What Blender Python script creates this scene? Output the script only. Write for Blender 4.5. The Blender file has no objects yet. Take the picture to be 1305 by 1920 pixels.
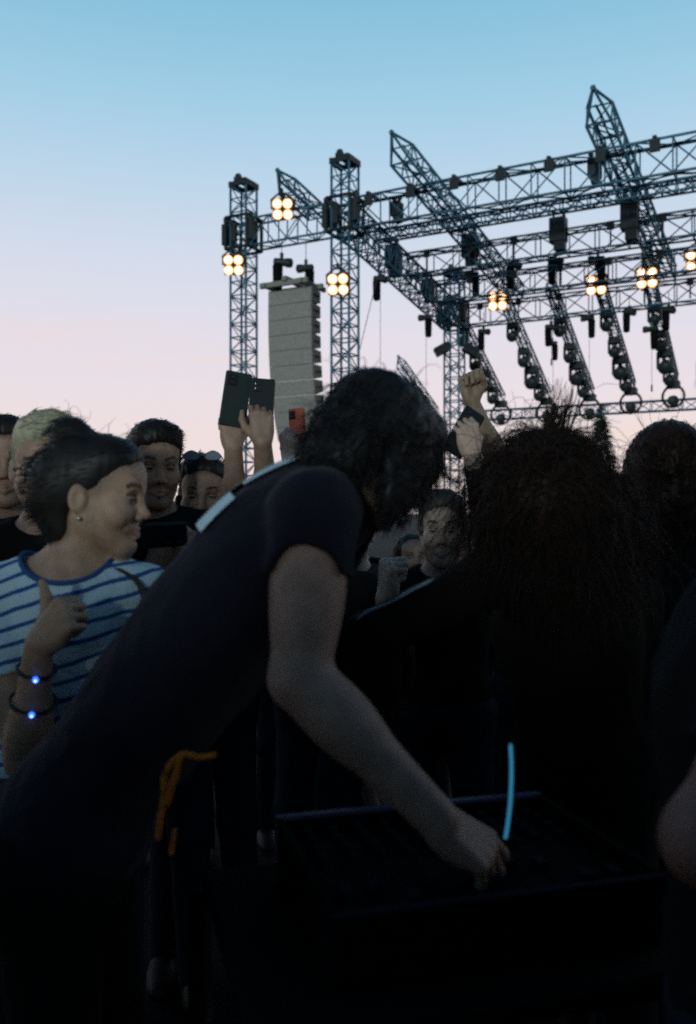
import bpy, math, random, bmesh
import numpy as np
from mathutils import Vector, Matrix

random.seed(7); RNG = np.random.default_rng(11)
SC = bpy.context.scene
COL = SC.collection

# ------------------------------------------------------------------ camera
cam = bpy.data.cameras.new('camera'); camo = bpy.data.objects.new('camera', cam); COL.objects.link(camo)
cam.sensor_fit = 'VERTICAL'; cam.sensor_height = 36.0; cam.sensor_width = 24.5; cam.lens = 31.35
cam.clip_start = 0.05; cam.clip_end = 3000
camo.location = (0, 0, 1.5); camo.rotation_euler = (math.radians(90), 0, 0)
cam.dof.use_dof = True; cam.dof.focus_distance = 3.6; cam.dof.aperture_fstop = 3.0
SC.camera = camo

# ------------------------------------------------------------------ sky, light, exposure
world = bpy.data.worlds.new('World'); SC.world = world; world.use_nodes = True
nt = world.node_tree; nt.nodes.clear()
def WN(t, **kw):
    n = nt.nodes.new(t)
    for k, v in kw.items(): setattr(n, k, v)
    return n
wo = WN('ShaderNodeOutputWorld'); bg = WN('ShaderNodeBackground')
tc = WN('ShaderNodeTexCoord'); sep = WN('ShaderNodeSeparateXYZ'); ramp = WN('ShaderNodeValToRGB')
nt.links.new(tc.outputs['Generated'], sep.inputs[0])
nt.links.new(sep.outputs['Z'], ramp.inputs[0])
def lin(r, g, b):
    return tuple((c/255/12.92 if c/255 <= .04045 else ((c/255+.055)/1.055)**2.4) for c in (r, g, b)) + (1,)
stops = [(0.0, (238, 217, 212)), (0.06, (236, 218, 217)), (0.12, (232, 219, 224)), (0.19, (225, 219, 230)), (0.27, (210, 217, 232)), (0.345, (186, 211, 231)),
         (0.42, (158, 203, 227)), (0.50, (132, 189, 216)), (0.60, (72, 130, 168)), (0.75, (28, 72, 110)), (1.0, (14, 44, 76))]
cr = ramp.color_ramp
while len(cr.elements) > 1: cr.elements.remove(cr.elements[-1])
cr.elements[0].position = stops[0][0]; cr.elements[0].color = lin(*stops[0][1])
for p, c in stops[1:]:
    e = cr.elements.new(p); e.color = lin(*c)
# a thin Nishita contribution for the afterglow of the sun that has just set
sky = WN('ShaderNodeTexSky', sky_type='NISHITA', sun_disc=False)
sky.sun_elevation = math.radians(6); sky.sun_rotation = math.radians(195)
skm = WN('ShaderNodeVectorMath', operation='SCALE'); skm.inputs['Scale'].default_value = 0.008
nt.links.new(sky.outputs[0], skm.inputs[0])
# faint streaks of cloud low over the horizon
mp = WN('ShaderNodeMapping'); mp.inputs['Scale'].default_value = (1.2, 1.2, 16)
nz = WN('ShaderNodeTexNoise'); nz.inputs['Scale'].default_value = 2.2; nz.inputs['Detail'].default_value = 5
nt.links.new(tc.outputs['Generated'], mp.inputs[0]); nt.links.new(mp.outputs[0], nz.inputs['Vector'])
cl = WN('ShaderNodeMapRange'); cl.inputs['From Min'].default_value = .5; cl.inputs['From Max'].default_value = .72
cl.inputs['To Min'].default_value = 0; cl.inputs['To Max'].default_value = .65
nt.links.new(nz.outputs[0], cl.inputs[0])
lowm = WN('ShaderNodeMapRange'); lowm.inputs['From Min'].default_value = .26; lowm.inputs['From Max'].default_value = .10
nt.links.new(sep.outputs['Z'], lowm.inputs[0])
mul = WN('ShaderNodeMath', operation='MULTIPLY'); nt.links.new(cl.outputs[0], mul.inputs[0]); nt.links.new(lowm.outputs[0], mul.inputs[1])
# behind the camera the sky is a plain paler blue; the pink band stands opposite the low sun
r2 = WN('ShaderNodeValToRGB'); c2 = r2.color_ramp; c2.elements[0].color = lin(112, 138, 152); c2.elements[1].color = lin(14, 44, 76)
e2 = c2.elements.new(.22); e2.color = lin(92, 128, 150)
e3 = c2.elements.new(.48); e3.color = lin(46, 86, 118)
nt.links.new(sep.outputs['Z'], r2.inputs[0])
azm = WN('ShaderNodeMapRange', interpolation_type='SMOOTHSTEP'); azm.inputs['From Min'].default_value = .45; azm.inputs['From Max'].default_value = -.55
nt.links.new(sep.outputs['Y'], azm.inputs[0])
east = WN('ShaderNodeMixRGB'); nt.links.new(azm.outputs[0], east.inputs[0]); nt.links.new(ramp.outputs[0], east.inputs[1]); nt.links.new(r2.outputs[0], east.inputs[2])
mixc = WN('ShaderNodeMixRGB'); mixc.inputs[2].default_value = lin(243, 214, 200)
nt.links.new(mul.outputs[0], mixc.inputs[0]); nt.links.new(east.outputs[0], mixc.inputs[1])
addv = WN('ShaderNodeVectorMath', operation='ADD')
nt.links.new(mixc.outputs[0], addv.inputs[0]); nt.links.new(skm.outputs[0], addv.inputs[1])
nt.links.new(addv.outputs[0], bg.inputs[0]); bg.inputs[1].default_value = 1.0
nt.links.new(bg.outputs[0], wo.inputs[0])

sun = bpy.data.lights.new('sun', 'SUN'); suno = bpy.data.objects.new('sun', sun); COL.objects.link(suno)
sun.energy = 1.25; sun.angle = math.radians(9); sun.color = (.76, .95, 1.0)
suno.rotation_euler = (math.radians(90-6), 0, math.radians(-15))
SC.view_settings.view_transform = 'Standard'; SC.view_settings.look = 'None'
SC.view_settings.exposure = 0.0; SC.view_settings.gamma = 1.0; SC.view_settings.use_curve_mapping = False
SC.render.engine = 'CYCLES'
SC.cycles.max_bounces = 5; SC.cycles.diffuse_bounces = 3
SC.cycles.pixel_filter_type = 'GAUSSIAN'; SC.cycles.filter_width = 2.0
SC.cycles.use_denoising = False

# ------------------------------------------------------------------ small helpers
F = 1672.0
def W(u, v, d):                       # a point d metres ahead, from its bearing
    return np.array([(u-652.5)/F*d, d, 1.5+(960-v)/F*d])
def V(*a): return np.array(a, float)
def unit(a): a = np.asarray(a, float); return a/(np.linalg.norm(a)+1e-12)

def material(name, col, rough=.7, metal=0, noise=.0, nscale=30, bump=0., bscale=60, spec=.3, vcol=False, sss=0, emit=None, estr=0, sheen=0):
    m = bpy.data.materials.new(name); m.use_nodes = True
    n = m.node_tree.nodes; l = m.node_tree.links; b = n['Principled BSDF']
    b.inputs['Roughness'].default_value = rough; b.inputs['Metallic'].default_value = metal
    b.inputs['Specular IOR Level'].default_value = spec
    if sheen: b.inputs['Sheen Weight'].default_value = sheen
    src = None
    if vcol:
        a = n.new('ShaderNodeVertexColor'); a.layer_name = 'Col'; src = a.outputs[0]
    t = n.new('ShaderNodeTexCoord')
    if noise:
        x = n.new('ShaderNodeTexNoise'); x.inputs['Scale'].default_value = nscale; x.inputs['Detail'].default_value = 6
        l.new(t.outputs['Object'], x.inputs['Vector'])
        mr = n.new('ShaderNodeMapRange'); mr.inputs['From Min'].default_value = .3; mr.inputs['From Max'].default_value = .7
        mr.inputs['To Min'].default_value = 1-noise; mr.inputs['To Max'].default_value = 1+noise
        l.new(x.outputs[0], mr.inputs[0])
        sc = n.new('ShaderNodeVectorMath'); sc.operation = 'SCALE'
        if src is not None: l.new(src, sc.inputs[0])
        else: sc.inputs[0].default_value = col
        l.new(mr.outputs[0], sc.inputs['Scale']); src = sc.outputs[0]
    if src is not None: l.new(src, b.inputs['Base Color'])
    else: b.inputs['Base Color'].default_value = (*col, 1)
    if bump:
        x = n.new('ShaderNodeTexNoise'); x.inputs['Scale'].default_value = bscale; x.inputs['Detail'].default_value = 4
        l.new(t.outputs['Object'], x.inputs['Vector'])
        bp = n.new('ShaderNodeBump'); bp.inputs['Strength'].default_value = bump; bp.inputs['Distance'].default_value = .01
        l.new(x.outputs[0], bp.inputs['Height']); l.new(bp.outputs[0], b.inputs['Normal'])
    if sss:
        b.inputs['Subsurface Weight'].default_value = sss; b.inputs['Subsurface Radius'].default_value = (.01, .004, .002)
        b.inputs['Subsurface Scale'].default_value = .6
    if emit:
        b.inputs['Emission Color'].default_value = (*emit, 1); b.inputs['Emission Strength'].default_value = estr
    return m

def tag(o, label=None, cat=None, group=None, kind=None):
    if label: o['label'] = label
    if cat: o['category'] = cat
    if group: o['group'] = group
    if kind: o['kind'] = kind
    return o
def empty(name, loc, label=None, cat=None, group=None, rot=None):
    o = bpy.data.objects.new(name, None); COL.objects.link(o); o.location = loc; o.empty_display_size = .1
    if rot is not None: o.rotation_euler = rot
    return tag(o, label, cat, group)
def mesh_obj(name, verts, faces, mat, parent=None, smooth=True, cols=None):
    """verts in the parent's local frame (or the world's when there is no parent)"""
    me = bpy.data.meshes.new(name)
    verts = np.asarray(verts, np.float32)
    if isinstance(faces, np.ndarray):
        nf, k = faces.shape
        me.vertices.add(len(verts)); me.vertices.foreach_set('co', verts.ravel())
        me.loops.add(nf*k); me.loops.foreach_set('vertex_index', faces.astype(np.int32).ravel())
        me.polygons.add(nf); me.polygons.foreach_set('loop_start', np.arange(0, nf*k, k, dtype=np.int32))
        me.update(calc_edges=True)
    else:
        me.from_pydata(verts.tolist(), [], faces)
    if smooth: me.polygons.foreach_set('use_smooth', np.ones(len(me.polygons), bool))
    if cols is not None:
        a = me.color_attributes.new('Col', 'FLOAT_COLOR', 'POINT')
        c = np.ones((len(verts), 4), np.float32); c[:, :3] = cols
        a.data.foreach_set('color', c.ravel())
    me.materials.append(mat)
    o = bpy.data.objects.new(name, me); COL.objects.link(o)
    if parent is not None: o.parent = parent
    return o

class MB:
    """collects boxes, tubes, spheres, lathes; build() links them as one mesh object"""
    def __init__(s): s.v = []; s.f = []
    def add(s, vs, fs):
        b = len(s.v); s.v += [tuple(map(float, p)) for p in vs]; s.f += [tuple(i+b for i in f) for f in fs]; return s
    def tube(s, a, b, r, n=6, r2=None, caps=True):
        a = np.asarray(a, float); b = np.asarray(b, float); r2 = r if r2 is None else r2
        d = unit(b-a); h = V(0, 0, 1) if abs(d[2]) < .9 else V(1, 0, 0)
        x = unit(np.cross(d, h)); y = np.cross(d, x); vs = []
        for p, rr in ((a, r), (b, r2)):
            for i in range(n):
                t = 2*math.pi*i/n; vs.append(p+rr*(math.cos(t)*x+math.sin(t)*y))
        fs = [(i, (i+1) % n, n+(i+1) % n, n+i) for i in range(n)]
        if caps: fs += [tuple(range(n-1, -1, -1)), tuple(range(n, 2*n))]
        return s.add(vs, fs)
    def path(s, pts, r, n=6):
        pts = [np.asarray(p, float) for p in pts]; vs = []; m = len(pts)
        for i, p in enumerate(pts):
            d = unit(pts[min(i+1, m-1)]-pts[max(i-1, 0)]); h = V(.13, .2, 1) if abs(d[2]) < .9 else V(1, .1, 0)
            x = unit(np.cross(d, h)); y = np.cross(d, x); rr = r[i] if hasattr(r, '__len__') else r
            for j in range(n):
                t = 2*math.pi*j/n; vs.append(p+rr*(math.cos(t)*x+math.sin(t)*y))
        fs = [(i*n+j, i*n+(j+1) % n, (i+1)*n+(j+1) % n, (i+1)*n+j) for i in range(m-1) for j in range(n)]
        fs += [tuple(range(n-1, -1, -1)), tuple(range((m-1)*n, m*n))]
        return s.add(vs, fs)
    def box(s, c, half, R=None, bev=0.0):
        c = np.asarray(c, float); R = np.eye(3) if R is None else R
        hx, hy, hz = half; b = bev
        if not b:
            vs = [c+R@V(sx*hx, sy*hy, sz*hz) for sx in (-1, 1) for sy in (-1, 1) for sz in (-1, 1)]
            return s.add(vs, [(0, 1, 3, 2), (4, 6, 7, 5), (0, 4, 5, 1), (2, 3, 7, 6), (0, 2, 6, 4), (1, 5, 7, 3)])
        rings = []
        def ring(z, i):
            q = []
            for (sx, sy) in ((1, 1), (-1, 1), (-1, -1), (1, -1)):
                a0 = {(1, 1): 0, (-1, 1): 90, (-1, -1): 180, (1, -1): 270}[(sx, sy)]
                for a in (0, 45, 90):
                    t = math.radians(a0+a)
                    q.append((sx*(hx-b)+(b-i)*math.cos(t), sy*(hy-b)+(b-i)*math.sin(t), z))
            return q
        for z, i in ((-hz, b*.6), (-hz+b*.6, 0), (hz-b*.6, 0), (hz, b*.6)): rings.append(ring(z, i))
        vs = [c+R@np.array(p) for r_ in rings for p in r_]; n = 12
        fs = [(k*n+j, k*n+(j+1) % n, (k+1)*n+(j+1) % n, (k+1)*n+j) for k in range(3) for j in range(n)]
        fs += [tuple(range(n-1, -1, -1)), tuple(range(3*n, 4*n))]
        return s.add(vs, fs)
    def lathe(s, c, prof, axis=(0, 0, 1), n=16):
        c = np.asarray(c, float); d = unit(axis); h = V(0, 0, 1) if abs(d[2]) < .9 else V(1, 0, 0)
        x = unit(np.cross(d, h)); y = np.cross(d, x); vs = []
        for (r, z) in prof:
            for j in range(n):
                t = 2*math.pi*j/n; vs.append(c+d*z+r*(math.cos(t)*x+math.sin(t)*y))
        m = len(prof)
        fs = [(i*n+j, i*n+(j+1) % n, (i+1)*n+(j+1) % n, (i+1)*n+j) for i in range(m-1) for j in range(n)]
        fs += [tuple(range(n-1, -1, -1)), tuple(range((m-1)*n, m*n))]
        return s.add(vs, fs)
    def sphere(s, c, r, n=12):
        return s.lathe(c, [(r*math.sin(math.pi*max(.02, min(.98, i/(n//2)))), -r*math.cos(math.pi*i/(n//2))) for i in range(n//2+1)], n=n)
    def build(s, name, mat, parent=None, org=(0, 0, 0), smooth=False):
        o = mesh_obj(name, np.array(s.v)-np.asarray(org, float), s.f, mat, parent, smooth); return o

# ------------------------------------------------------------------ materials
M = {}
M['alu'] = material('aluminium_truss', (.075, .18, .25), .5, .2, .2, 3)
M['black_metal'] = material('black_powder_coat', (.026, .031, .031), .5, 0, .25, 12, .1, 80)
M['rubber'] = material('black_rubber', (.006, .006, .006), .8, spec=.06)
M['chain'] = material('steel_chain', (.07, .08, .09), .5, .4)
M['array'] = material('speaker_grille', (.31, .28, .24), .65, 0, .18, 14, .15, 200)
M['array_box'] = material('speaker_cabinet_paint', (.25, .24, .20), .6, 0, .15, 20)
M['lamp'] = material('lit_blinder_lamp', (1, .9, .75), .4, emit=(1.0, .80, .55), estr=7.0)
M['lamp_halo_mid'] = material('reflector_painted_halo', (1, .8, .5), .3, emit=(1.0, .62, .32), estr=2.6)  # reflector emits by itself, painting the inner warm halo of the bulb
M['lamp_halo_rim'] = material('rim_painted_halo', (.9, .6, .35), .3, 0, emit=(1.0, .40, .14), estr=1.3)  # orange emission on the rim stands in for the lamp's bloom
M['led_white'] = material('lit_cool_lens', (.9, .95, 1), .3, emit=(.75, .9, 1.0), estr=3.0)
M['led_blue'] = material('blue_led', (.1, .2, 1), .3, emit=(.03, .12, 1.0), estr=3.0)
M['led_core'] = material('blue_led_core', (.4, .6, 1), .3, emit=(.3, .5, 1.0), estr=4.0)
M['glow'] = material('glow_stick_plastic', (.1, .45, .65), .4, emit=(.05, .36, .62), estr=.42, noise=.25, nscale=40)
M['ground'] = material('trodden_festival_ground', (.010, .010, .008), .95, 0, .5, 2.5, .6, 8)
M['skin'] = material('skin', (.4, .25, .18), .5, 0, .16, 38, .22, 300, .35, vcol=True, sss=.06)
M['hair_dark'] = material('dark_brown_hair', (.016, .012, .010), .5, 0, .4, 25, spec=.25)
M['hair_black'] = material('black_hair', (.010, .009, .009), .5, 0, .4, 25, spec=.25)
M['hair_brown'] = material('brown_hair', (.020, .0095, .005), .55, 0, .4, 25, spec=.2)
M['hair_blond'] = material('blond_hair', (.42, .37, .24), .55, 0, .3, 25, spec=.3)
M['hair_grey'] = material('ash_brown_hair', (.05, .042, .035), .55, 0, .4, 25)
M['tee_navy'] = material('washed_black_cotton', (.0105, .0095, .016), .9, 0, .25, 9, .9, 11, .15, sheen=.05)
M['black_cloth'] = material('black_cloth', (.0055, .0055, .006), .9, 0, .3, 10, .3, 25, .15)
M['brown_cloth'] = material('dark_brown_cloth', (.009, .006, .0045), .9, 0, .3, 10, .3, 25, .15)
M['grey_cloth'] = material('charcoal_cloth', (.02, .02, .024), .9, 0, .3, 10, .3, 25, .15)
M['denim'] = material('dark_denim', (.014, .017, .028), .9, 0, .3, 30, .2, 90, .15)
M['print_white'] = material('white_screen_print', (.62, .72, .74), .7, 0, .06, 40)
M['trim_blue'] = material('blue_neck_trim', (.03, .09, .24), .85)
M['leather'] = material('brown_leather', (.035, .02, .012), .6, 0, .2, 40)
M['orange'] = material('orange_cord', (.55, .15, .012), .75, 0, .2, 60)
M['phone_green'] = material('dark_green_phone_case', (.02, .032, .028), .45, 0, .1, 30)
M['phone_black'] = material('black_phone', (.012, .014, .018), .3)
M['phone_orange'] = material('coral_phone_case', (.60, .13, .07), .5)
M['glass'] = material('dark_lens', (.008, .008, .01), .15, spec=.6)
M['lensglass'] = material('tinted_sunglass_lens', (.20, .22, .24), .2, spec=.5)
M['shoe'] = material('dark_shoe_leather', (.015, .013, .012), .6)
M['edge'] = material('aluminium_case_edge', (.075, .08, .14), .5, .2, .2, 20)
M['panel'] = material('console_panel', (.004, .004, .0055), .8, 0, .2, 30, spec=.05)
M['knob'] = material('grey_knob_plastic', (.010, .010, .018), .8, spec=.08)
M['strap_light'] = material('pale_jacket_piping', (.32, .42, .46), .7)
M['silver'] = material('silver', (.6, .6, .6), .3, .9)
M['leaf'] = material('conifer_needles', (.03, .05, .03), .8, 0, .3, 2)
M['bark'] = material('bark', (.05, .035, .025), .9, 0, .3, 6)
M['canvas'] = material('pale_tent_canvas', (.45, .5, .55), .8, 0, .08, 2)

def stripe_material():
    m = bpy.data.materials.new('striped_jersey'); m.use_nodes = True
    n = m.node_tree.nodes; l = m.node_tree.links; b = n['Principled BSDF']; b.inputs['Roughness'].default_value = .85
    b.inputs['Specular IOR Level'].default_value = .15
    t = n.new('ShaderNodeTexCoord'); s = n.new('ShaderNodeSeparateXYZ'); l.new(t.outputs['Object'], s.inputs[0])
    nz = n.new('ShaderNodeTexNoise'); nz.inputs['Scale'].default_value = 6; nz.inputs['Detail'].default_value = 2; l.new(t.outputs['Object'], nz.inputs['Vector'])
    def math_(op, a, bb):
        q = n.new('ShaderNodeMath'); q.operation = op
        for i, x in ((0, a), (1, bb)):
            if isinstance(x, (int, float)): q.inputs[i].default_value = x
            else: l.new(x, q.inputs[i])
        return q.outputs[0]
    tx = math_('MULTIPLY', s.outputs['X'], -.27)
    z = math_('ADD', s.outputs['Z'], tx)
    z = math_('ADD', z, math_('MULTIPLY', nz.outputs[0], .045))
    fr = math_('FRACT', math_('DIVIDE', z, .0335), 0)
    lt = math_('LESS_THAN', fr, .27)
    mx = n.new('ShaderNodeMixRGB'); mx.inputs[1].default_value = (.55, .68, .72, 1); mx.inputs[2].default_value = (.03, .10, .27, 1)
    l.new(lt, mx.inputs[0]); l.new(mx.outputs[0], b.inputs['Base Color'])
    x = n.new('ShaderNodeTexNoise'); x.inputs['Scale'].default_value = 30; l.new(t.outputs['Object'], x.inputs['Vector'])
    x.inputs['Scale'].default_value = 9; x.inputs['Detail'].default_value = 3; x.inputs['Distortion'].default_value = 1.2
    bp = n.new('ShaderNodeBump'); bp.inputs['Strength'].default_value = .55; bp.inputs['Distance'].default_value = .035
    l.new(x.outputs[0], bp.inputs['Height']); l.new(bp.outputs[0], b.inputs['Normal'])
    return m
M['stripes'] = stripe_material()
def pattern_material():
    m = material('blue_patterned_shirt', (.01, .012, .03), .9)
    n = m.node_tree.nodes; l = m.node_tree.links; b = n['Principled BSDF']
    t = n.new('ShaderNodeTexCoord'); v = n.new('ShaderNodeTexVoronoi'); v.inputs['Scale'].default_value = 22; l.new(t.outputs['Object'], v.inputs['Vector'])
    r = n.new('ShaderNodeValToRGB'); r.color_ramp.elements[0].position = .28; r.color_ramp.elements[0].color = (.03, .07, .28, 1)
    r.color_ramp.elements[1].position = .36; r.color_ramp.elements[1].color = (.008, .008, .02, 1)
    l.new(v.outputs['Distance'], r.inputs[0]); l.new(r.outputs[0], b.inputs['Base Color']); return m
M['pattern'] = pattern_material()

# ================================================================== setting
g = 900.0
gv = [(-g, -g, 0), (g, -g, 0), (g, g, 0), (-g, g, 0)]
go = mesh_obj('ground', gv, [(0, 1, 2, 3)], M['ground'], smooth=False); tag(go, kind='structure')

# ================================================================== stage: frame of axes along the roof
T2 = V(-.09, 27.0); AR = V(.8766, -.4813); BR = V(.4813, .8766)
def S(s, t, z):
    p = T2+AR*s+BR*t; return V(p[0], p[1], z)
SLOPE = .167
def roof(t): return 10.85-SLOPE*t
def s_at(u, t):                        # where along the roof a bearing u crosses row t
    k = (u-652.5)/F; p = T2+BR*t
    return (k*p[1]-p[0])/(AR[0]-k*AR[1])
AR3 = V(AR[0], AR[1], 0); BR3 = V(BR[0], BR[1], 0)

def truss(name, label, cat, p0, p1, side, w, h, bay=.6, rc=.036, rl=.02, tip0=False, tip1=False, group=None, extra=None, verticals=True):
    """four-chord box truss from p0 to p1 (centre line); side = horizontal cross direction"""
    p0 = np.asarray(p0, float); p1 = np.asarray(p1, float); d = unit(p1-p0); L = np.linalg.norm(p1-p0)
    x = unit(side-d*np.dot(side, d)); y = np.cross(x, d)
    if y[2] < 0: y = -y
    root = empty(name, p0, label, cat, group)
    cor = [(-1, -1), (1, -1), (1, 1), (-1, 1)]
    C = [x*(cx*w/2)+y*(cy*h/2) for cx, cy in cor]
    n = max(2, int(round(L/bay)))
    for c in C:
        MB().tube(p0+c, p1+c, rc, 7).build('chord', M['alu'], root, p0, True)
    m = MB()
    for i in range(4):
        a, b = C[i], C[(i+1) % 4]
        for k in range(n):
            q0 = p0+d*(L*k/n); q1 = p0+d*(L*(k+1)/n); qm = (q0+q1)/2
            if (k+i) % 2 == 0: m.tube(q0+a, q1+b, rl, 4, caps=False)
            else: m.tube(q0+b, q1+a, rl, 4, caps=False)
            if verticals or k % 2 == 0: m.tube(q0+a, q0+b, rl, 4, caps=False)
        m.tube(p1+a, p1+b, rl, 4, caps=False)
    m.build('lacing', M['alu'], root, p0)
    if extra:
        rg = random.Random(int(L*100)+extra)
        for k in range(extra):
            a = rg.uniform(-.3, .3)*w; pts = []
            for i in range(n*2+1):
                t = i/(n*2); pts.append(p0+d*L*t+x*(a+rg.uniform(-.03, .03))+y*(-h*.5*(1 if k % 2 else -1)+rg.uniform(.0, .06)-(.05 if i % 2 else 0)))
            MB().path(pts, .022, 5).build('cable', M['rubber'], root, p0, True)
    for flag, q, sg in ((tip0, p0, -1), (tip1, p1, 1)):
        if flag:
            ap = q+d*sg*w*1.15+y*h*.55; t = MB()
            for c in C: t.tube(q+c, ap, rc*.9, 6)
            t.sphere(ap, rc*1.8, 8); t.build('pyramid_tip', M['alu'], root, p0)
    return root, (d, x, y, L, n)

def tower(s, t, top, label, block_z):
    p = S(s, t, 0); root, _ = truss('lattice_tower', label, 'stage tower', p, S(s, t, top), AR3, .60, .60, .45, .040, .022, group='lattice towers of the stage')
    R = np.column_stack([AR3, BR3, V(0, 0, 1)])
    b = MB()
    for zc in (block_z-.5, block_z+.5):
        for a, bb in (((-1, -1), (1, -1)), ((1, -1), (1, 1)), ((1, 1), (-1, 1)), ((-1, 1), (-1, -1))):
            b.tube(S(s+a[0]*.42, t+a[1]*.42, zc), S(s+bb[0]*.42, t+bb[1]*.42, zc), .05, 6)
    for cx in (-1, 1):
        for cy in (-1, 1): b.tube(S(s+cx*.42, t+cy*.42, block_z-.5), S(s+cx*.42, t+cy*.42, block_z+.5), .05, 6)
    for cx, cy in ((-1, 0), (1, 0), (0, -1), (0, 1)):
        b.tube(S(s+cx*.42-cy*.4, t+cy*.42-cx*.4, block_z-.45), S(s+cx*.42+cy*.4, t+cy*.42+cx*.4, block_z+.45), .035, 5)
        b.box(S(s+cx*.36+cy*.12, t+cy*.36+cx*.1, block_z+.1*cx), (.09, .06, .30), R)
    b.build('sleeve_block', M['black_metal'], root, p)
    for cx, dz in ((-1, 0), (1, .05)):
        q = MB(); q.box(S(s+cx*.50, t-.30, block_z-.02+dz), (.09, .12, .34), R, .03); q.box(S(s+cx*.50, t-.30, block_z+.46+dz), (.05, .05, .08), R)
        q.build('tower_motor', M['black_metal'], root, p)
    hd = MB()
    for cx in (-1, 1): hd.box(S(s+cx*.31, t, top+.03), (.05, .34, .09), R)
    for cy in (-1, 1): hd.box(S(s, t+cy*.31, top+.03), (.30, .04, .07), R)
    hd.box(S(s-.05, t, top+.17), (.10, .34, .06), R)
    hd.lathe(S(s-.05, t-.22, top+.25)-AR3*.07, [(.10, 0), (.12, .03), (.12, .11), (.10, .14)], AR3, 12); hd.box(S(s+.14, t, top+.13), (.14, .30, .05), R)
    hd.lathe(S(s-.05, t+.2, top+.22)-AR3*.07, [(.11, 0), (.13, .03), (.13, .11), (.11, .14)], AR3, 12)
    hd.build('head_block', M['black_metal'], root, p)
    bp = MB(); bp.box(S(s, t, .06), (.8, .8, .05), R); bp.build('base_plate', M['black_metal'], root, p)
    return root

ZC = lambda t, h: roof(t)-h/2
tower(-3.74, 0, 12.0, 'leftmost lattice stage tower, with the speaker stack on its right', ZC(0, .9)+.05)
tower(0, 0, 12.05, 'tall lattice stage tower at the front left roof corner, right of the speaker stack', ZC(0, .9)+.05)
tower(0.05, 8.67, 10.7, 'shorter lattice stage tower at the rear left roof corner, above the raised fist', ZC(8.67, .75)+.1)

truss('box_truss', 'short horizontal truss joining the two left towers above the speaker stack', 'truss', S(-3.3, 0, ZC(0, .9)), S(-.45, 0, ZC(0, .9)), BR3, .6, .85, .72, .036, .021)
fr, (fd, fx, fy, fL, fn) = truss('box_truss', 'deep truss along the front edge of the stage roof', 'truss', S(.45, 0, ZC(0, .9)), S(14, 0, ZC(0, .9)), BR3, .6, .9, .9, .036, .021, extra=2)
for k in range(9):                                      # dark clamp plates on the front truss
    sc_ = .95+k*1.35; q = MB(); q.box(S(sc_, -.3, roof(0)-.14), (.13, .035, .17), np.column_stack([AR3, BR3, V(0, 0, 1)]), .01)
    q.box(S(sc_, 0, roof(0)+.05), (.05, .36, .04), np.column_stack([AR3, BR3, V(0, 0, 1)]))
    q.build('clamp_plate', M['black_metal'], fr, S(.45, 0, ZC(0, .9)))
truss('box_truss', 'slim truss just behind the front roof truss', 'truss', S(.1, 2.0, ZC(2.0, .3)), S(14, 2.0, ZC(2.0, .3)), BR3, .34, .30, .4, .033, .02)
def clamps(root, t, s0, n, step, p0):
    for k in range(n):
        q = MB(); q.box(S(s0+k*step, t-.28, roof(t)-.1), (.11, .03, .13), np.column_stack([AR3, BR3, V(0, 0, 1)]), .01)
        q.tube(S(s0+k*step, t-.28, roof(t)-.2), S(s0+k*step, t-.28, roof(t)-.68), .03, 5)
        q.build('clamp_plate', M['black_metal'], root, p0)
r3, _ = truss('box_truss', 'middle cross truss of the stage roof, third from the front', 'truss', S(.2, 3.9, ZC(3.9, .72)), S(14, 3.9, ZC(3.9, .72)), BR3, .55, .72, .95, .033, .02, extra=2)
clamps(r3, 3.9, 1.1, 8, 1.5, S(.2, 3.9, ZC(3.9, .72)))
r4, _ = truss('box_truss', 'fourth cross truss of the stage roof, with motors hung beneath it', 'truss', S(.2, 6.3, ZC(6.3, .72)), S(14, 6.3, ZC(6.3, .72)), BR3, .55, .72, .95, .033, .02, extra=2)
clamps(r4, 6.3, 1.7, 7, 1.6, S(.2, 6.3, ZC(6.3, .72)))
r5, _ = truss('box_truss', 'rearmost cross truss of the stage roof, meeting the shorter tower', 'truss', S(.45, 8.67, ZC(8.67, .75)), S(14, 8.67, ZC(8.67, .75)), BR3, .55, .75, .95, .033, .02)
clamps(r5, 8.67, 1.2, 7, 1.5, S(.45, 8.67, ZC(8.67, .75)))
truss('box_truss', 'side truss sloping down along the left edge of the roof between two towers', 'truss', S(.02, .45, ZC(.45, .9)), S(.02, 8.2, ZC(8.2, .9)), AR3, .62, .9, .42, .04, .022)

def beam(s, t0, t1, label, lift=.42, w=.62, h=.5):
    p0 = S(s, t0, roof(t0)+lift); p1 = S(s, t1, roof(t1)+lift)
    return truss('roof_beam', label, 'roof beam', p0, p1, AR3, w, h, .7, .042, .023, extra=3, tip0=True, group='sloping roof beams with pyramid tips')[0]
beam(-1.5, -.9, .8, 'short beam with a pyramid tip over the speaker stack', .32, .5, .42)
beam(2.42, -1.1, 8.9, 'sloping roof beam whose pointed tip juts up left of the roof centre')
beam(7.85, -1.05, 8.9, 'sloping roof beam whose pointed tip is the highest point of the stage')

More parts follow.
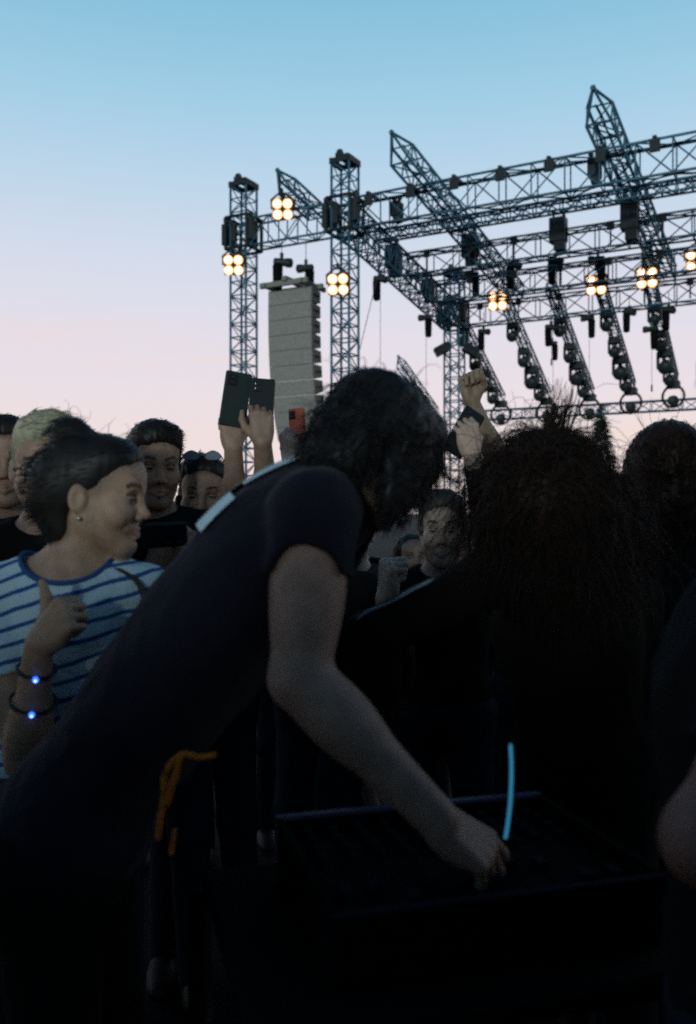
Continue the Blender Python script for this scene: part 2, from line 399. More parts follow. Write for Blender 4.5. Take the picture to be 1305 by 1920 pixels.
# ------------------------------------------------------------------ raking trusses behind the roof
fing = [(-.05, 'leftmost raking light truss, beside the raised fist'), (2.02, 'second raking light truss from the left, behind the frizzy head'),
        (3.88, 'third raking light truss from the left'), (5.62, 'fourth raking light truss from the left, under the left of two lit blinders'),
        (7.32, 'fifth raking light truss, with a pale blue lit lens'), (9.1, 'raking light truss at the right edge of the picture')]
FT0, FZ0, FT1, FZ1 = 8.5, 9.75, 14.4, 6.55
FEND = {3.88: .99, 5.62: .95, 7.32: .91, 9.1: .90}
def fpt(s, k):
    k = k*FEND.get(s, 1.0)
    return S(s, FT0+(FT1-FT0)*k, FZ0+(FZ1-FZ0)*k)
for s, lab in fing:
    truss('raking_truss', lab, 'truss', fpt(s, 0), fpt(s, 1), AR3, .34, .34, .42, .032, .018, extra=2, group='raking light trusses behind the roof')
truss('box_truss', 'low horizontal truss across the back of the stage, under the round lamps', 'truss', S(-1.5, 14.6, 5.85), S(13, 14.6, 5.85), BR3, .4, .42, .6, .03, .018)
# small outrigger far behind
pA = W(752, 684, 46); pB = pA+V(2.0, 3.2, -2.0)
truss('raking_truss', 'far raking truss whose tip shows above the bending man\'s hair', 'truss', pA, pB, AR3, .4, .4, .5, .036, .021, tip0=True)

# ------------------------------------------------------------------ moving heads
def moving_head(p, label, size=.3, facing=V(-.3, -.8, -.5), ring=False, lit=False, group='moving lights on the raking trusses'):
    p = np.asarray(p, float); f = unit(facing); root = empty('moving_light', p, label, 'stage light', group)
    R = np.column_stack([AR3, BR3, V(0, 0, 1)])
    MB().box(p+V(0, 0, -.10*size/.3), (size*.62, size*.5, .11*size/.3), R, .03).build('base', M['black_metal'], root, p)
    c = p+V(0, 0, -size*1.5); y = MB()
    if ring:
        x = unit(np.cross(f, V(0, 0, 1))); z = np.cross(x, f)
        pts = [c+(x*math.cos(a)+z*math.sin(a))*size*1.08 for a in np.linspace(0, 2*math.pi, 25)]
        y.path(pts, size*.13, 6)
        y.build('yoke', M['black_metal'], root, p, True)
        h = MB(); h.lathe(c-f*size*.5-z*size*.42, [(size*.2, 0), (size*.45, size*.12), (size*.55, size*.6), (size*.5, size*.85), (size*.45, size*.9)], f, 16)
        h.build('head', M['black_metal'], root, p, True)
    else:
        for sg in (-1, 1):
            y.box(p+AR3*sg*size*.62+V(0, 0, -size*1.0), (size*.12, size*.22, size*.75), R, .02)
        y.build('yoke', M['black_metal'], root, p)
        h = MB(); h.lathe(c-f*size*.55, [(size*.3, 0), (size*.48, size*.1), (size*.52, size*.7), (size*.6, size*1.15), (size*.55, size*1.25)], f, 14)
        h.build('head', M['black_metal'], root, p, True)
    if lit:
        MB().lathe(c+f*size*.92, [(size*.46, 0), (size*.46, .02)], f, 16).build('lens', M['led_white'], root, p)
    return root
ordn = ['leftmost', 'second', 'third', 'fourth', 'fifth', 'right edge']
for i, (s, _) in enumerate(fing):
    for k, size, wh in ((.22, .33, 'uppermost'), (.46, .34, 'upper middle'), (.64, .42, 'lower middle'), (.82, .33, 'second lowest')):
        p = fpt(s, k)+V(0, 0, -.2)
        moving_head(p, f'{wh} black moving light on the {ordn[i]} raking truss', size, V(-.35, -.75, -.5+.1*k), False, i == 4 and k == .20)
    moving_head(fpt(s, 1.0)+V(0, 0, -.12), f'round wash light in a ring yoke at the foot of the {ordn[i]} raking truss', .40, V(.0, -1, -.25), True)

# ------------------------------------------------------------------ chain hoists
def hoist(p, top, label, size=1.0, bag=1, tail=1.6, group='chain hoists hung under the roof'):
    p = np.asarray(p, float); root = empty('chain_hoist', p, label, 'chain hoist', group)
    R = np.column_stack([unit(V(1, .3*bag, 0)), unit(V(-.3*bag, 1, 0)), V(0, 0, 1)])
    b = MB(); b.lathe(p+V(-.2*size*bag, 0, .10*size), [(.07*size, 0), (.10*size, .03*size), (.10*size, .30*size), (.12*size, .33*size), (.12*size, .45*size), (.08*size, .48*size)], R[:, 0]*bag, 12)
    b.build('motor_body', M['black_metal'], root, p, True)
    c = MB(); c.lathe(p+V(-.1*size*bag, 0, -.62*size), [(.07*size, 0), (.115*size, .04*size), (.125*size, .35*size), (.13*size, .62*size), (.10*size, .66*size)], (0, 0, 1), 12)
    c.build('chain_bag', M['rubber'], root, p, True)
    k = MB(); k.tube(p+V(0, 0, .2*size), V(p[0], p[1], top), .012, 5); k.box(p+V(0, 0, .24*size), (.04*size, .03*size, .08*size), R)
    k.build('lifting_chain', M['chain'], root, p)
    if tail:
        t = MB(); t.tube(p+V(.02, 0, -.05), p+V(.02, 0, -tail), .008, 4); t.box(p+V(.02, 0, -tail), (.025, .025, .12)); t.build('tail_chain', M['chain'], root, p)
    return root
def hp(u, v, t):
    s = s_at(u, t); p = S(s, t, 0); z = 1.5+(960-v)/F*p[1]; return V(p[0], p[1], z)
for (u, v, t, sz, bag, tail, lab) in [
    (712, 528, 2.35, 1.0, 1, 3.6, 'chain hoist under the left roof edge nearest the tall front tower'),
    (798, 600, 6.0, 1.0, -1, 4.2, 'chain hoist under the left roof edge nearest the shorter tower'),
    (907, 626, 8.6, 1.0, 1, 1.8, 'chain hoist under the rear truss just right of the shorter tower'),
    (1104, 601, 8.6, 1.0, -1, 2.0, 'chain hoist hanging between the third and fourth raking trusses'),
    (1180, 590, 8.6, 1.0, 1, 0, 'chain hoist hanging between the fourth and fifth raking trusses'),
    (1033, 618, 8.9, 1.0, 1, 1.2, 'upper of two chain hoists close together on the third raking truss'),
    (1036, 648, 9.6, .9, -1, 1.6, 'lower of two chain hoists close together on the third raking truss'),
    (1221, 622, 9.2, 1.0, -1, 2.0, 'chain hoist left of the fifth raking truss'),
    (1254, 586, 8.6, 1.0, 1, 0, 'chain hoist right of the fifth raking truss under the rear truss'),
    (963, 503, 6.3, 1.15, 1, 0, 'chain hoist above the lit blinder at the roof centre'),
    (886, 520, 6.3, 1.1, -1, 0, 'chain hoist hung on the fourth cross truss above the shorter tower'),
    (1041, 494, 6.3, 1.15, 1, 0, 'chain hoist on the fourth cross truss right of the roof centre'),
    (1121, 492, 6.3, 1.15, -1, 0, 'chain hoist directly above the left of two lit blinders')]:
    hoist(hp(u, v, t), roof(t)-.3, lab, sz, bag, tail)

def hung_box(u, v, t, w, h, label, s=None):
    p = hp(u, v, t); root = empty('dimmer_pack', p, label, 'power pack', 'dark packs hung on the roof trusses')
    R = np.column_stack([AR3, BR3, V(0, 0, 1)])
    b = MB(); b.box(p+V(0, 0, -h*.1), (w*.5, .2, h*.40), R, .03); b.box(p+AR3*w*.1+V(0, 0, -h*.58), (w*.34, .16, h*.22), R, .03); b.build('case', M['black_metal'], root, p)
    q = MB()
    for sg in (-1, 1):
        q.tube(p+AR3*sg*w*.3+V(0, 0, h*.25), p+AR3*sg*w*.3+V(0, 0, h*.58), .035, 6); q.lathe(p+AR3*sg*w*.3+V(0, 0, h*.52)-BR3*.05, [(.07, 0), (.07, .1)], BR3, 8)
    q.build('hook_clamp', M['black_metal'], root, p)
    c = MB(); c.path([p+AR3*w*.3+V(0, 0, -h*.4), p+AR3*w*.55+V(0, 0, -h*.5), p+AR3*w*.5+V(0, 0, 0), p+AR3*w*.38+V(0, 0, h*.5)], .018, 5); c.build('cable', M['rubber'], root, p)
for a in [(881, 456, 4.6, .52, .95, 'dark power pack on the sloping beam at the roof centre'),
          (738, 478, 3.7, .44, .95, 'dark power pack on the left side truss'),
          (1047, 426, 3.6, .5, .92, 'dark power pack on the third cross truss between the two beams'),
          (1181, 398, 3.3, .5, 1.05, 'dark power pack against the highest beam'),
          (744, 390, .7, .3, .55, 'small dark pack hung near the tip of the left roof beam'),
          (1115, 312, .5, .32, .62, 'small dark pack hung near the tip of the highest beam'),
          (803, 536, 5.9, .36, .7, 'dark pack low on the left side truss by the shorter tower'),
          (1214, 486, 7.9, .36, .75, 'dark pack above the right of two lit blinders')]:
    hung_box(*a)

# ------------------------------------------------------------------ lit blinders (four lamps each)
def blinder(p, label, size=.29, facing=None):
    p = np.asarray(p, float); root = empty('blinder_light', p, label, 'stage light', 'lit four lamp blinders')
    f = unit(V(0, 0, 1.5)-p) if facing is None else unit(facing)
    f = unit(f+V(-.12, 0, -.05)); x = unit(np.cross(f, V(0, 0, 1))); z = np.cross(x, f); R = np.column_stack([x, f, z])
    MB().box(p-f*.08, (size*1.02, .08, size*1.02), R, .03).build('housing', M['black_metal'], root, p)
    y = MB(); y.path([p-x*size*1.12, p-x*size*1.12+z*size*.9, p-x*size*.3+z*size*1.5, p+x*size*.3+z*size*1.5, p+x*size*1.12+z*size*.9, p+x*size*1.12], .03, 5)
    y.tube(p+z*size*1.5, p+z*size*2.0, .05, 6); y.build('bracket', M['black_metal'], root, p)
    for sx in (-1, 1):
        for sz in (-1, 1):
            c = p+x*sx*size*.52+z*sz*size*.52+f*.01
            l = MB().lathe(c, [(size*.47, 0), (size*.50, .03), (size*.46, .05), (size*.40, .04), (size*.36, .02)], f, 18).build('lamp', M['lamp_halo_rim'], root, p, True)
            MB().lathe(c, [(size*.24, .05), (size*.24, .07), (size*.14, .09), (.01, .095)], f, 18).build('bulb_glass', M['lamp'], l, p, True)
            MB().lathe(c, [(size*.38, .02), (size*.38, .045), (size*.30, .06), (size*.22, .062), (.01, .062)], f, 18).build('reflector', M['lamp_halo_mid'], l, p, True)
for (u, v, s, t, lab) in [
    (438, 497, None, -.75, 'lit four lamp blinder on the leftmost tower'),
    (530, 392, None, -.9, 'lit four lamp blinder on the truss over the speaker stack'),
    (634, 533, None, -.6, 'lit four lamp blinder on the tall front tower'),
    (933, 564, None, 7.6, 'lit four lamp blinder at the roof centre on the second raking truss'),
    (1118, 534, None, 7.6, 'left of the two lit four lamp blinders on the right of the roof'),
    (1213, 521, None, 7.6, 'right of the two lit four lamp blinders on the right of the roof'),
    (1306, 487, None, 7.6, 'lit four lamp blinder half cut by the right picture edge')]:
    blinder(hp(u, v, t), lab, .30 if t < 0 else .33)

# ------------------------------------------------------------------ line array of loudspeakers
def line_array():
    top = S(-1.85, -.2, 0); c = V(top[0], top[1], 0)
    z0 = 1.5+(960-541)/F*c[1]
    root = empty('line_array', V(c[0], c[1], z0), 'tall hanging line array of olive grey speaker cabinets between the two left towers', 'loudspeaker')
    org = V(c[0], c[1], z0)
    wdt, hgt, dep = 1.60, .475, .62
    pos = V(c[0], c[1], z0); ang = math.radians(-1)
    angs = [0, 1.0, 1.2, 1.5, 1.8, 2.2, 2.6, 3.0, 3.4, 3.8]
    for k, da in enumerate(angs):
        ang += math.radians(da)
        f = -BR3*math.cos(ang)+V(0, 0, -math.sin(ang)); dn = V(0, 0, -1)*math.cos(ang)+BR3*math.sin(ang)
        m = MB(); x = AR3*wdt/2
        # trapezoid: rear is lower than the front, so wedge gaps open at the back
        fh, rh = hgt*.992, hgt*.74
        F0 = pos; F1 = pos+dn*fh; mid = pos+dn*hgt/2
        r0 = mid-f*dep-dn*rh/2; r1 = mid-f*dep+dn*rh/2
        vs = [F0-x, F0+x, F1+x, F1-x, r0-x*.93, r0+x*.93, r1+x*.93, r1-x*.93]
        m.add(vs, [(0, 1, 2, 3), (4, 7, 6, 5), (0, 4, 5, 1), (3, 2, 6, 7), (1, 5, 6, 2), (0, 3, 7, 4)])
        cab = m.build('cabinet', M['array_box'], root, org)
        gq = MB(); gq.box((F0+F1)/2+f*.012, (wdt/2*.985, .012, fh/2*.985), np.column_stack([AR3, f, -dn]), .008); gq.build('grille', M['array'], cab, org)
        for sg in (-1, 1):
            MB().box(mid+x*sg*.99-f*dep*.5, (.02, .2, .03), np.column_stack([AR3, f, -dn]), .006).build('rigging_arm', M['black_metal'], cab, org)
        pos = F1+dn*.006
    b = MB(); R = np.column_stack([AR3, BR3, V(0, 0, 1)])
    for sg in (-1, 1):
        b.box(org+AR3*sg*wdt*.42+BR3*.25+V(0, 0, .08), (.05, .75, .07), R, .01)
    b.box(org-BR3*.35+V(0, 0, .09), (wdt*.54, .06, .08), R, .01); b.box(org+BR3*.55+V(0, 0, .09), (wdt*.54, .06, .08), R, .01)
    b.box(org+AR3*.1+BR3*.2+V(0, 0, .2), (.08, .7, .07), R, .01)
    b.build('flying_frame', M['array_box'], root, org)
    return org
la = line_array()
hoist(la+AR3*-.30+BR3*.0+V(0, 0, .75), roof(0)-.8, 'chain hoist holding the left of the hanging speaker stack', 1.25, 1, 0)
hoist(la+AR3*.28+BR3*.5+V(0, 0, .62), roof(0)-.8, 'chain hoist holding the right of the hanging speaker stack', 1.15, -1, 0)
gw = MB(); gw.tube(S(.3, 1.9, roof(1.9)-.9), S(.45, .1, 6.4), .012, 5); tag(gw.build('guy_wire', M['chain']), 'thin slanting guy wire right of the tall front tower', 'wire')

# ------------------------------------------------------------------ far things low behind the stage
def conifer(u, v_top, d, label):
    top = W(u, v_top, d); root = empty('conifer_tree', V(top[0], top[1], 0), label, 'tree'); H = top[2]; org = V(top[0], top[1], 0)
    t = MB(); t.tube(org, org+V(0, 0, H*.97), H*.025, 8, H*.004); t.build('trunk', M['bark'], root, org, True)
    vs = []; fs = []
    for i in range(1500):
        k = random.random()**.7; z = H*(.15+.85*(1-k)); r = H*.17*k*(.45+.55*random.random())*(1+.35*math.sin(z*5)); a = random.random()*6.283
        c = org+V(r*math.cos(a), r*math.sin(a), z-r*.35); o = unit(V(math.cos(a), math.sin(a), random.uniform(-.6, .1))); q = unit(np.cross(o, V(0, 0, 1)))
        l = H*.035*random.uniform(.6, 1.4); b = len(vs); vs += [c-q*l*.4, c+o*l*1.6, c+q*l*.4, c+V(0, 0, l*.3)]; fs += [(b, b+1, b+2), (b, b+1, b+3)]
    mesh_obj('crown', np.array(vs)-org, fs, M['leaf'], root, False)
conifer(1127, 762, 62, 'dark conifer far behind the stage, showing above the frizzy hair')
for (u, v, sg, lab) in [(829, 655, -1, 'small flood light sticking out left of the shorter tower'), (882, 656, 1, 'small flood light sticking out right of the shorter tower')]:
    p = W(u, v, 34.2); root = empty('flood_light', p, lab, 'stage light', 'flood lights on the shorter tower')
    R_ = Matrix.Rotation(.5*sg, 3, 'Y'); Rn = np.array(R_)
    MB().box(p, (.30, .22, .17), Rn, .04).build('housing', M['black_metal'], root, p)
    MB().box(p+V(0, -.23, 0), (.25, .01, .12), Rn, .005).build('lens', M['glass'], root, p)
    MB().tube(p, p+V(-.3*sg, .15, .25), .03, 6).build('bracket', M['black_metal'], root, p)

# ================================================================== distance-field modelling (bodies, clothes, hair)
def lo_hi(p):
    if p[0] in ('cap', 'cyl'):
        _, a, b, ra, rb, k, sub = p; r = max(ra, rb)+k
        return np.minimum(a, b)-r, np.maximum(a, b)+r
    _, c, R, rad, k, sub = p; r = max(rad)+k
    e = np.sqrt((np.asarray(R)**2)@(np.asarray(rad)**2))+k
    return c-e, c+e
def CAP(a, b, ra, rb=None, k=.01, sub=False): return ('cap', np.asarray(a, float), np.asarray(b, float), ra, ra if rb is None else rb, k, sub)
def CYL(a, b, ra, rb=None, k=.01, sub=False): return ('cyl', np.asarray(a, float), np.asarray(b, float), ra, ra if rb is None else rb, k, sub)
def ELL(c, rad, R=None, k=.01, sub=False): return ('ell', np.asarray(c, float), np.eye(3) if R is None else R, tuple(rad), k, sub)

class Vol:
    def __init__(s, prims, h):
        L = [lo_hi(p) for p in prims if not p[-1]]
        s.lo = np.min([l for l, _ in L], 0)-3*h; hi = np.max([b for _, b in L], 0)+3*h; s.h = h
        s.n = np.ceil((hi-s.lo)/h).astype(int)+1
        s.g = np.full(s.n, .08, np.float32)
        s.ax = [(s.lo[i]+h*np.arange(s.n[i])).astype(np.float32) for i in range(3)]
        for p in prims: s.put(p)
    def put(s, p):
        lo, hi = lo_hi(p); m = 4*s.h; i0 = np.maximum(((lo-m-s.lo)/s.h).astype(int), 0); i1 = np.minimum(((hi+m-s.lo)/s.h).astype(int)+2, s.n)
        if np.any(i1 <= i0): return
        sl = tuple(slice(a, b) for a, b in zip(i0, i1))
        X = s.ax[0][sl[0]][:, None, None]; Y = s.ax[1][sl[1]][None, :, None]; Z = s.ax[2][sl[2]][None, None, :]
        if p[0] == 'ell':
            _, c, R, rad, k, sub = p; dx, dy, dz = X-np.float32(c[0]), Y-np.float32(c[1]), Z-np.float32(c[2])
            q = [(dx*np.float32(R[0, i])+dy*np.float32(R[1, i])+dz*np.float32(R[2, i]))/np.float32(rad[i]) for i in range(3)]
            k0 = np.sqrt(q[0]**2+q[1]**2+q[2]**2)+np.float32(1e-6)
            k1 = np.sqrt((q[0]/np.float32(rad[0]))**2+(q[1]/np.float32(rad[1]))**2+(q[2]/np.float32(rad[2]))**2)+np.float32(1e-6)
            d = k0*(k0-1)/k1
        else:
            _, a, b, ra, rb, k, sub = p; ab = b-a; L2 = float(ab@ab)+1e-12
            dx, dy, dz = X-np.float32(a[0]), Y-np.float32(a[1]), Z-np.float32(a[2])
            t = (dx*np.float32(ab[0])+dy*np.float32(ab[1])+dz*np.float32(ab[2]))/np.float32(L2)
            tc_ = np.clip(t, 0, 1)
            d = np.sqrt((dx-tc_*np.float32(ab[0]))**2+(dy-tc_*np.float32(ab[1]))**2+(dz-tc_*np.float32(ab[2]))**2)-(np.float32(ra)+tc_*np.float32(rb-ra))
            if p[0] == 'cyl': d = np.maximum(d, (t-1)*np.float32(math.sqrt(L2)))
        g0 = s.g[sl]; k = np.float32(max(k, 1e-5))
        if sub:
            d = -d; hh = np.maximum(k-np.abs(g0-d), 0)/k; s.g[sl] = np.maximum(g0, d)+hh*hh*k*np.float32(.25)
        else:
            hh = np.maximum(k-np.abs(g0-d), 0)/k; s.g[sl] = np.minimum(g0, d)-hh*hh*k*np.float32(.25)
    def sample(s, P):
        q = (np.asarray(P)-s.lo)/s.h; q = np.clip(q, 0, np.array(s.n)-1.001); i = q.astype(int); f = q-i; r = 0
        for a in (0, 1):
            for b in (0, 1):
                for c in (0, 1):
                    w = (f[:, 0] if a else 1-f[:, 0])*(f[:, 1] if b else 1-f[:, 1])*(f[:, 2] if c else 1-f[:, 2])
                    r = r+w*s.g[i[:, 0]+a, i[:, 1]+b, i[:, 2]+c]
        return r
    def mesh(s):
        g = s.g; ins = g < 0
        c = np.zeros(np.array(ins.shape)-1, np.int8)
        for a in (0, 1):
            for b in (0, 1):
                for d in (0, 1):
                    c += ins[a:ins.shape[0]-1+a, b:ins.shape[1]-1+b, d:ins.shape[2]-1+d]
        act = (c > 0) & (c < 8); idx = np.argwhere(act); N = len(idx)
        vid = np.full(c.shape, -1, np.int32); vid[act] = np.arange(N)
        offs = np.array([(a, b, d) for a in (0, 1) for b in (0, 1) for d in (0, 1)])
        vals = [g[idx[:, 0]+o[0], idx[:, 1]+o[1], idx[:, 2]+o[2]] for o in offs]
        acc = np.zeros((N, 3)); cnt = np.zeros(N)
        for i in range(8):
            for j in range(i+1, 8):
                if np.abs(offs[i]-offs[j]).sum() != 1: continue
                m = (vals[i] < 0) != (vals[j] < 0)
                t = vals[i][m]/(vals[i][m]-vals[j][m]+1e-12)
                acc[m] += offs[i]+t[:, None]*(offs[j]-offs[i]); cnt[m] += 1
        verts = s.lo+s.h*(idx+acc/cnt[:, None]); Fs = []
        for ax in range(3):
            o1, o2 = [(1, 2), (2, 0), (0, 1)][ax]
            sl0 = [slice(1, -1)]*3; sl1 = [slice(1, -1)]*3; sl0[ax] = slice(0, -1); sl1[ax] = slice(1, None)
            A = ins[tuple(sl0)]; B = ins[tuple(sl1)]; e = np.argwhere(A != B)
            if len(e) == 0: continue
            flip = A[e[:, 0], e[:, 1], e[:, 2]]
            base = e.copy(); base[:, o1] += 1; base[:, o2] += 1
            def cell(da, db):
                q = base.copy(); q[:, o1] -= da; q[:, o2] -= db; return vid[q[:, 0], q[:, 1], q[:, 2]]
            q = np.stack([cell(0, 0), cell(1, 0), cell(1, 1), cell(0, 1)], 1)
            q[~flip] = q[~flip][:, ::-1]
            Fs.append(q)
        return verts, np.concatenate(Fs)
def vnormals(v, f):
    n = np.zeros_like(v); fn = np.cross(v[f[:, 2]]-v[f[:, 0]], v[f[:, 3]]-v[f[:, 1]])
    for i in range(4): np.add.at(n, f[:, i], fn)
    return n/(np.linalg.norm(n, axis=1, keepdims=True)+1e-12)
def wrinkle(P, amp, freq, seed=0):
    r = np.random.default_rng(seed); o = np.zeros(len(P))
    for i in range(7):
        d = r.normal(size=3); d /= np.linalg.norm(d); ff = freq*(.6+r.random()*1.3); ph = r.random()*6.28
        w = np.sin(P@r.normal(size=3)*ff*.4+r.random()*6.28)
        o += (1-np.abs(np.sin(P@d*ff+ph+1.3*w)))*2-1
    return amp*o/7

def frame(f, up=(0, 0, 1)):
    y = unit(f); x = unit(np.cross(y, np.asarray(up, float))); z = np.cross(x, y); return np.column_stack([x, y, z])

# ---- head in its own frame: x to the side, y out of the face, z up; origin between the ears
def head_prims(T, R, sc=1.0, smile=0., jaw=1.0, var=(1, 1)):
    P = []; sv = np.array([var[0], 1, var[1]])
    def e(c, r, k=.012, sub=False, Rl=None): P.append(ELL(T+R@(np.array(c)*sv*sc), np.array(r)*sv*sc, R if Rl is None else R@Rl, k*sc, sub))
    def c(a, b, ra, rb=None, k=.012, sub=False): P.append(CAP(T+R@(np.array(a)*sv*sc), T+R@(np.array(b)*sv*sc), ra*sc, (ra if rb is None else rb)*sc, k*sc, sub))
    e((0, -.014, .038), (.074, .094, .083)); e((0, .028, -.022), (.060, .062, .084), .03)
    e((0, .052, .045), (.056, .045, .05), .03)
    for s in (-1, 1):
        c((s*.055, -.004, -.045), (s*.020*jaw, .058, -.098), .017, .015, .03)
        e((s*.043, .058, -.026), (.022, .022, .022), .025)
        c((s*.036, .080, .020), (s*.012, .088, .016), .009, .009, .012)
    e((0, .068, -.100), (.022, .020, .017), .02)
    for s in (-1, 1): e((s*.031, .0955, -.001), (.020, .0165, .0135), .014, True)
    for s in (-1, 1): e((s*.031, .0735, -.002), (.0145, .0135, .0125), .004); c((s*.044, .074, .004), (s*.018, .082, .0065), .0048, .0045, .005)
    c((0, .088, .006), (0, .102, -.028), .0068, .0088, .014); e((0, .1045, -.032), (.0100, .0105, .0095), .008)
    for s in (-1, 1): e((s*.0125, .095, -.037), (.0070, .0095, .0070), .006)
    for s in (-1, 1): e((s*.006, .100, -.043), (.0035, .004, .003), .003, True)
    u = smile*.008
    for s in (-1, 1):
        c((0, .0895, -.0625), (s*.023*(1+.25*smile), .0775, -.066+u), .0056, .0032, .008)
        c((0, .0880, -.0745), (s*.021*(1+.25*smile), .0775, -.068+u), .0066, .0032, .008)
    for s in (-1, 1): c((0, .0965, -.068), (s*.021*(1+.3*smile), .084, -.0675+u), .0020, .0014, .003, True)
    if smile:
        for s in (-1, 1): e((s*.046, .066, -.036), (.017, .017, .016), .018)
    for s in (-1, 1):
        a = .35*s; Rl = np.array([[math.cos(a), -math.sin(a), 0], [math.sin(a), math.cos(a), 0], [0, 0, 1]])
        e((s*.076, -.012, -.006), (.0075, .019, .031), .006, False, Rl); e((s*.084, -.009, -.004), (.006, .010, .018), .005, True, Rl)
    return P
def head_cols(v, T, R, sc, skin, browc, lip, beard=0., var=(1, 1)):
    q = (v-T)@R/sc/np.array([var[0], 1, var[1]]); c = np.tile(np.array(skin, float), (len(v), 1)); x, y, z = np.abs(q[:, 0]), q[:, 1], q[:, 2]
    near = (np.linalg.norm(q, axis=1) < .16) & (y > .03)
    def put(mask, col, w=1.0): c[mask] = c[mask]*(1-w)+np.array(col)*w
    put(near & (((x-.012)/.03)**2+((z+.066)/.011)**2 < 1) & (y > .070) & (x < .027) & (z > -.083) & (z < -.056), lip, .45)
    if beard: put(near & (z < -.045-.25*np.maximum(0, .05-x)*0) & ~((x < .024) & (z > -.079) & (z < -.056)), (.03, .022, .017), beard)
    put(near & (y > .09) & (z < -.02) & (z > -.045) & (x < .02), np.array(skin)*[1.05, .85, .8], .5)
    eyem = near & (((x-.031)/.0115)**2+((z+.002)/.0046)**2 < 1) & (y > .07)
    put(eyem, (.08, .07, .065)); put(eyem & ((x-.030)**2+(z+.001)**2 < .0058**2), (.02, .015, .012))
    put(near & (np.abs(z-.0075) < .0028) & (x > .016) & (x < .046) & (y > .07), (.03, .02, .018), .8)
    put(near & (x > .012) & (x < .050) & (np.abs(z-(.0225+.006*np.sin((x-.012)/.038*2.6))) < .0048) & (y > .055), browc, .9)
    return c

# ---- hand: wrist at T, X towards the fingers, Z out of the back of the hand; right=+1 puts the thumb on Z x X
POSES = {  # curls of index..little (knuckle, middle, tip), spread, thumb chain
    'relaxed': ([(28, 30, 18), (32, 34, 20), (36, 36, 22), (40, 38, 24)], .10, [(.018, .024, -.008), (.048, .048, -.022), (.074, .056, -.034), (.094, .056, -.044)]),
    'fist': ([(82, 98, 55), (84, 100, 58), (86, 100, 58), (88, 98, 55)], .02, [(.018, .024, -.008), (.046, .043, -.026), (.070, .030, -.046), (.076, .006, -.050)]),
    'thumb_up': ([(80, 98, 60), (84, 100, 60), (86, 100, 60), (88, 98, 58)], .03, [(.018, .024, -.008), (.044, .048, -.018), (.064, .070, -.014), (.078, .090, -.006)]),
    'hold': ([(48, 62, 40), (52, 66, 42), (55, 68, 42), (58, 70, 44)], .05, [(.018, .024, -.008), (.046, .050, -.022), (.072, .060, -.030), (.098, .058, -.034)]),
    'grip': ([(58, 75, 45), (62, 78, 45), (66, 80, 45), (70, 80, 45)], .04, [(.018, .024, -.008), (.044, .046, -.028), (.066, .038, -.052), (.086, .024, -.060)]),
    'reach': ([(22, 22, 15), (34, 30, 20), (40, 34, 22), (46, 36, 24)], .12, [(.018, .024, -.008), (.046, .046, -.024), (.074, .050, -.040), (.096, .046, -.050)]),
}
def hand_prims(T, X, Z, right=1, pose='relaxed', sc=1.0):
    X = unit(X); Z = unit(Z-X*np.dot(Z, X)); Y = np.cross(Z, X)*right; R = np.column_stack([X, Y, Z]); P = []
    curls, spread, th = POSES[pose]
    def w(p): return T+R@(np.array(p, float)*sc)
    ky = [.029, .0095, -.0105, -.029]; kx = [.087, .091, .086, .077]
    lens = [(.043, .026, .021), (.047, .030, .022), (.043, .028, .022), (.034, .021, .019)]
    P.append(ELL(w((.042, 0, -.006)), (.050*sc, .037*sc, .0145*sc), R, .012*sc))
    P.append(ELL(w((.030, .020, -.014)), (.030*sc, .016*sc, .014*sc), R, .012*sc)); P.append(ELL(w((.034, -.024, -.012)), (.034*sc, .013*sc, .013*sc), R, .012*sc))
    for i in range(4): P.append(CAP(w((.006, ky[i]*.55, 0)), w((kx[i], ky[i], .001)), .0145*sc, .0112*sc, .010*sc))
    for i in range(4):
        p = np.array([kx[i], ky[i], .0005]); a = 0.; rr = [.0095, .0086, .0078, .0064] if i < 3 else [.0083, .0075, .0068, .0058]
        for j in range(3):
            a += math.radians(curls[i][j]); d = np.array([math.cos(a), (ky[i]*spread/.029)*(1 if j == 0 else .6)*max(0., math.cos(a)), -math.sin(a)])
            q = p+d*lens[i][j]; P.append(CAP(w(p), w(q), rr[j]*sc, rr[j+1]*sc, .0035*sc)); p = q
    tr = [.0150, .0125, .0108, .0085]
    for j in range(3): P.append(CAP(w(th[j]), w(th[j+1]), tr[j]*sc, tr[j+1]*sc, .006*sc))
    return P
def hand_point(T, X, Z, right, p, sc=1.0):
    X = unit(X); Z = unit(Z-X*np.dot(Z, X)); Y = np.cross(Z, X)*right; return T+np.column_stack([X, Y, Z])@(np.array(p)*sc)
def hand_R(X, Z, right):
    X = unit(X); Z = unit(Z-X*np.dot(Z, X)); return np.column_stack([X, np.cross(Z, X)*right, Z])

def arm_prims(sh, el, wr, r=1.0):
    P = [CAP(sh, el, .050*r, .038*r, .02), CAP(el, wr, .039*r, .0265*r, .018)]
    d = unit(el-sh); P.append(ELL(sh+(el-sh)*.5, (.046*r, .046*r, .11), frame_z(d), .02))
    d2 = unit(wr-el); P.append(ELL(el+(wr-el)*.28, (.043*r, .040*r, .085), frame_z(d2), .02)); return P
def frame_z(z):
    z = unit(z); h = V(0, 0, 1) if abs(z[2]) < .9 else V(1, 0, 0); x = unit(np.cross(h, z)); return np.column_stack([x, np.cross(z, x), z])
def ik(sh, wr, pole, l1=.30, l2=.26):
    d = wr-sh; L = min(np.linalg.norm(d), (l1+l2)*.995); d = unit(d); a = (l1*l1-l2*l2+L*L)/(2*L); h = math.sqrt(max(l1*l1-a*a, 0))
    p = np.asarray(pole, float); p = unit(p-d*np.dot(p, d)); return sh+d*a+p*h

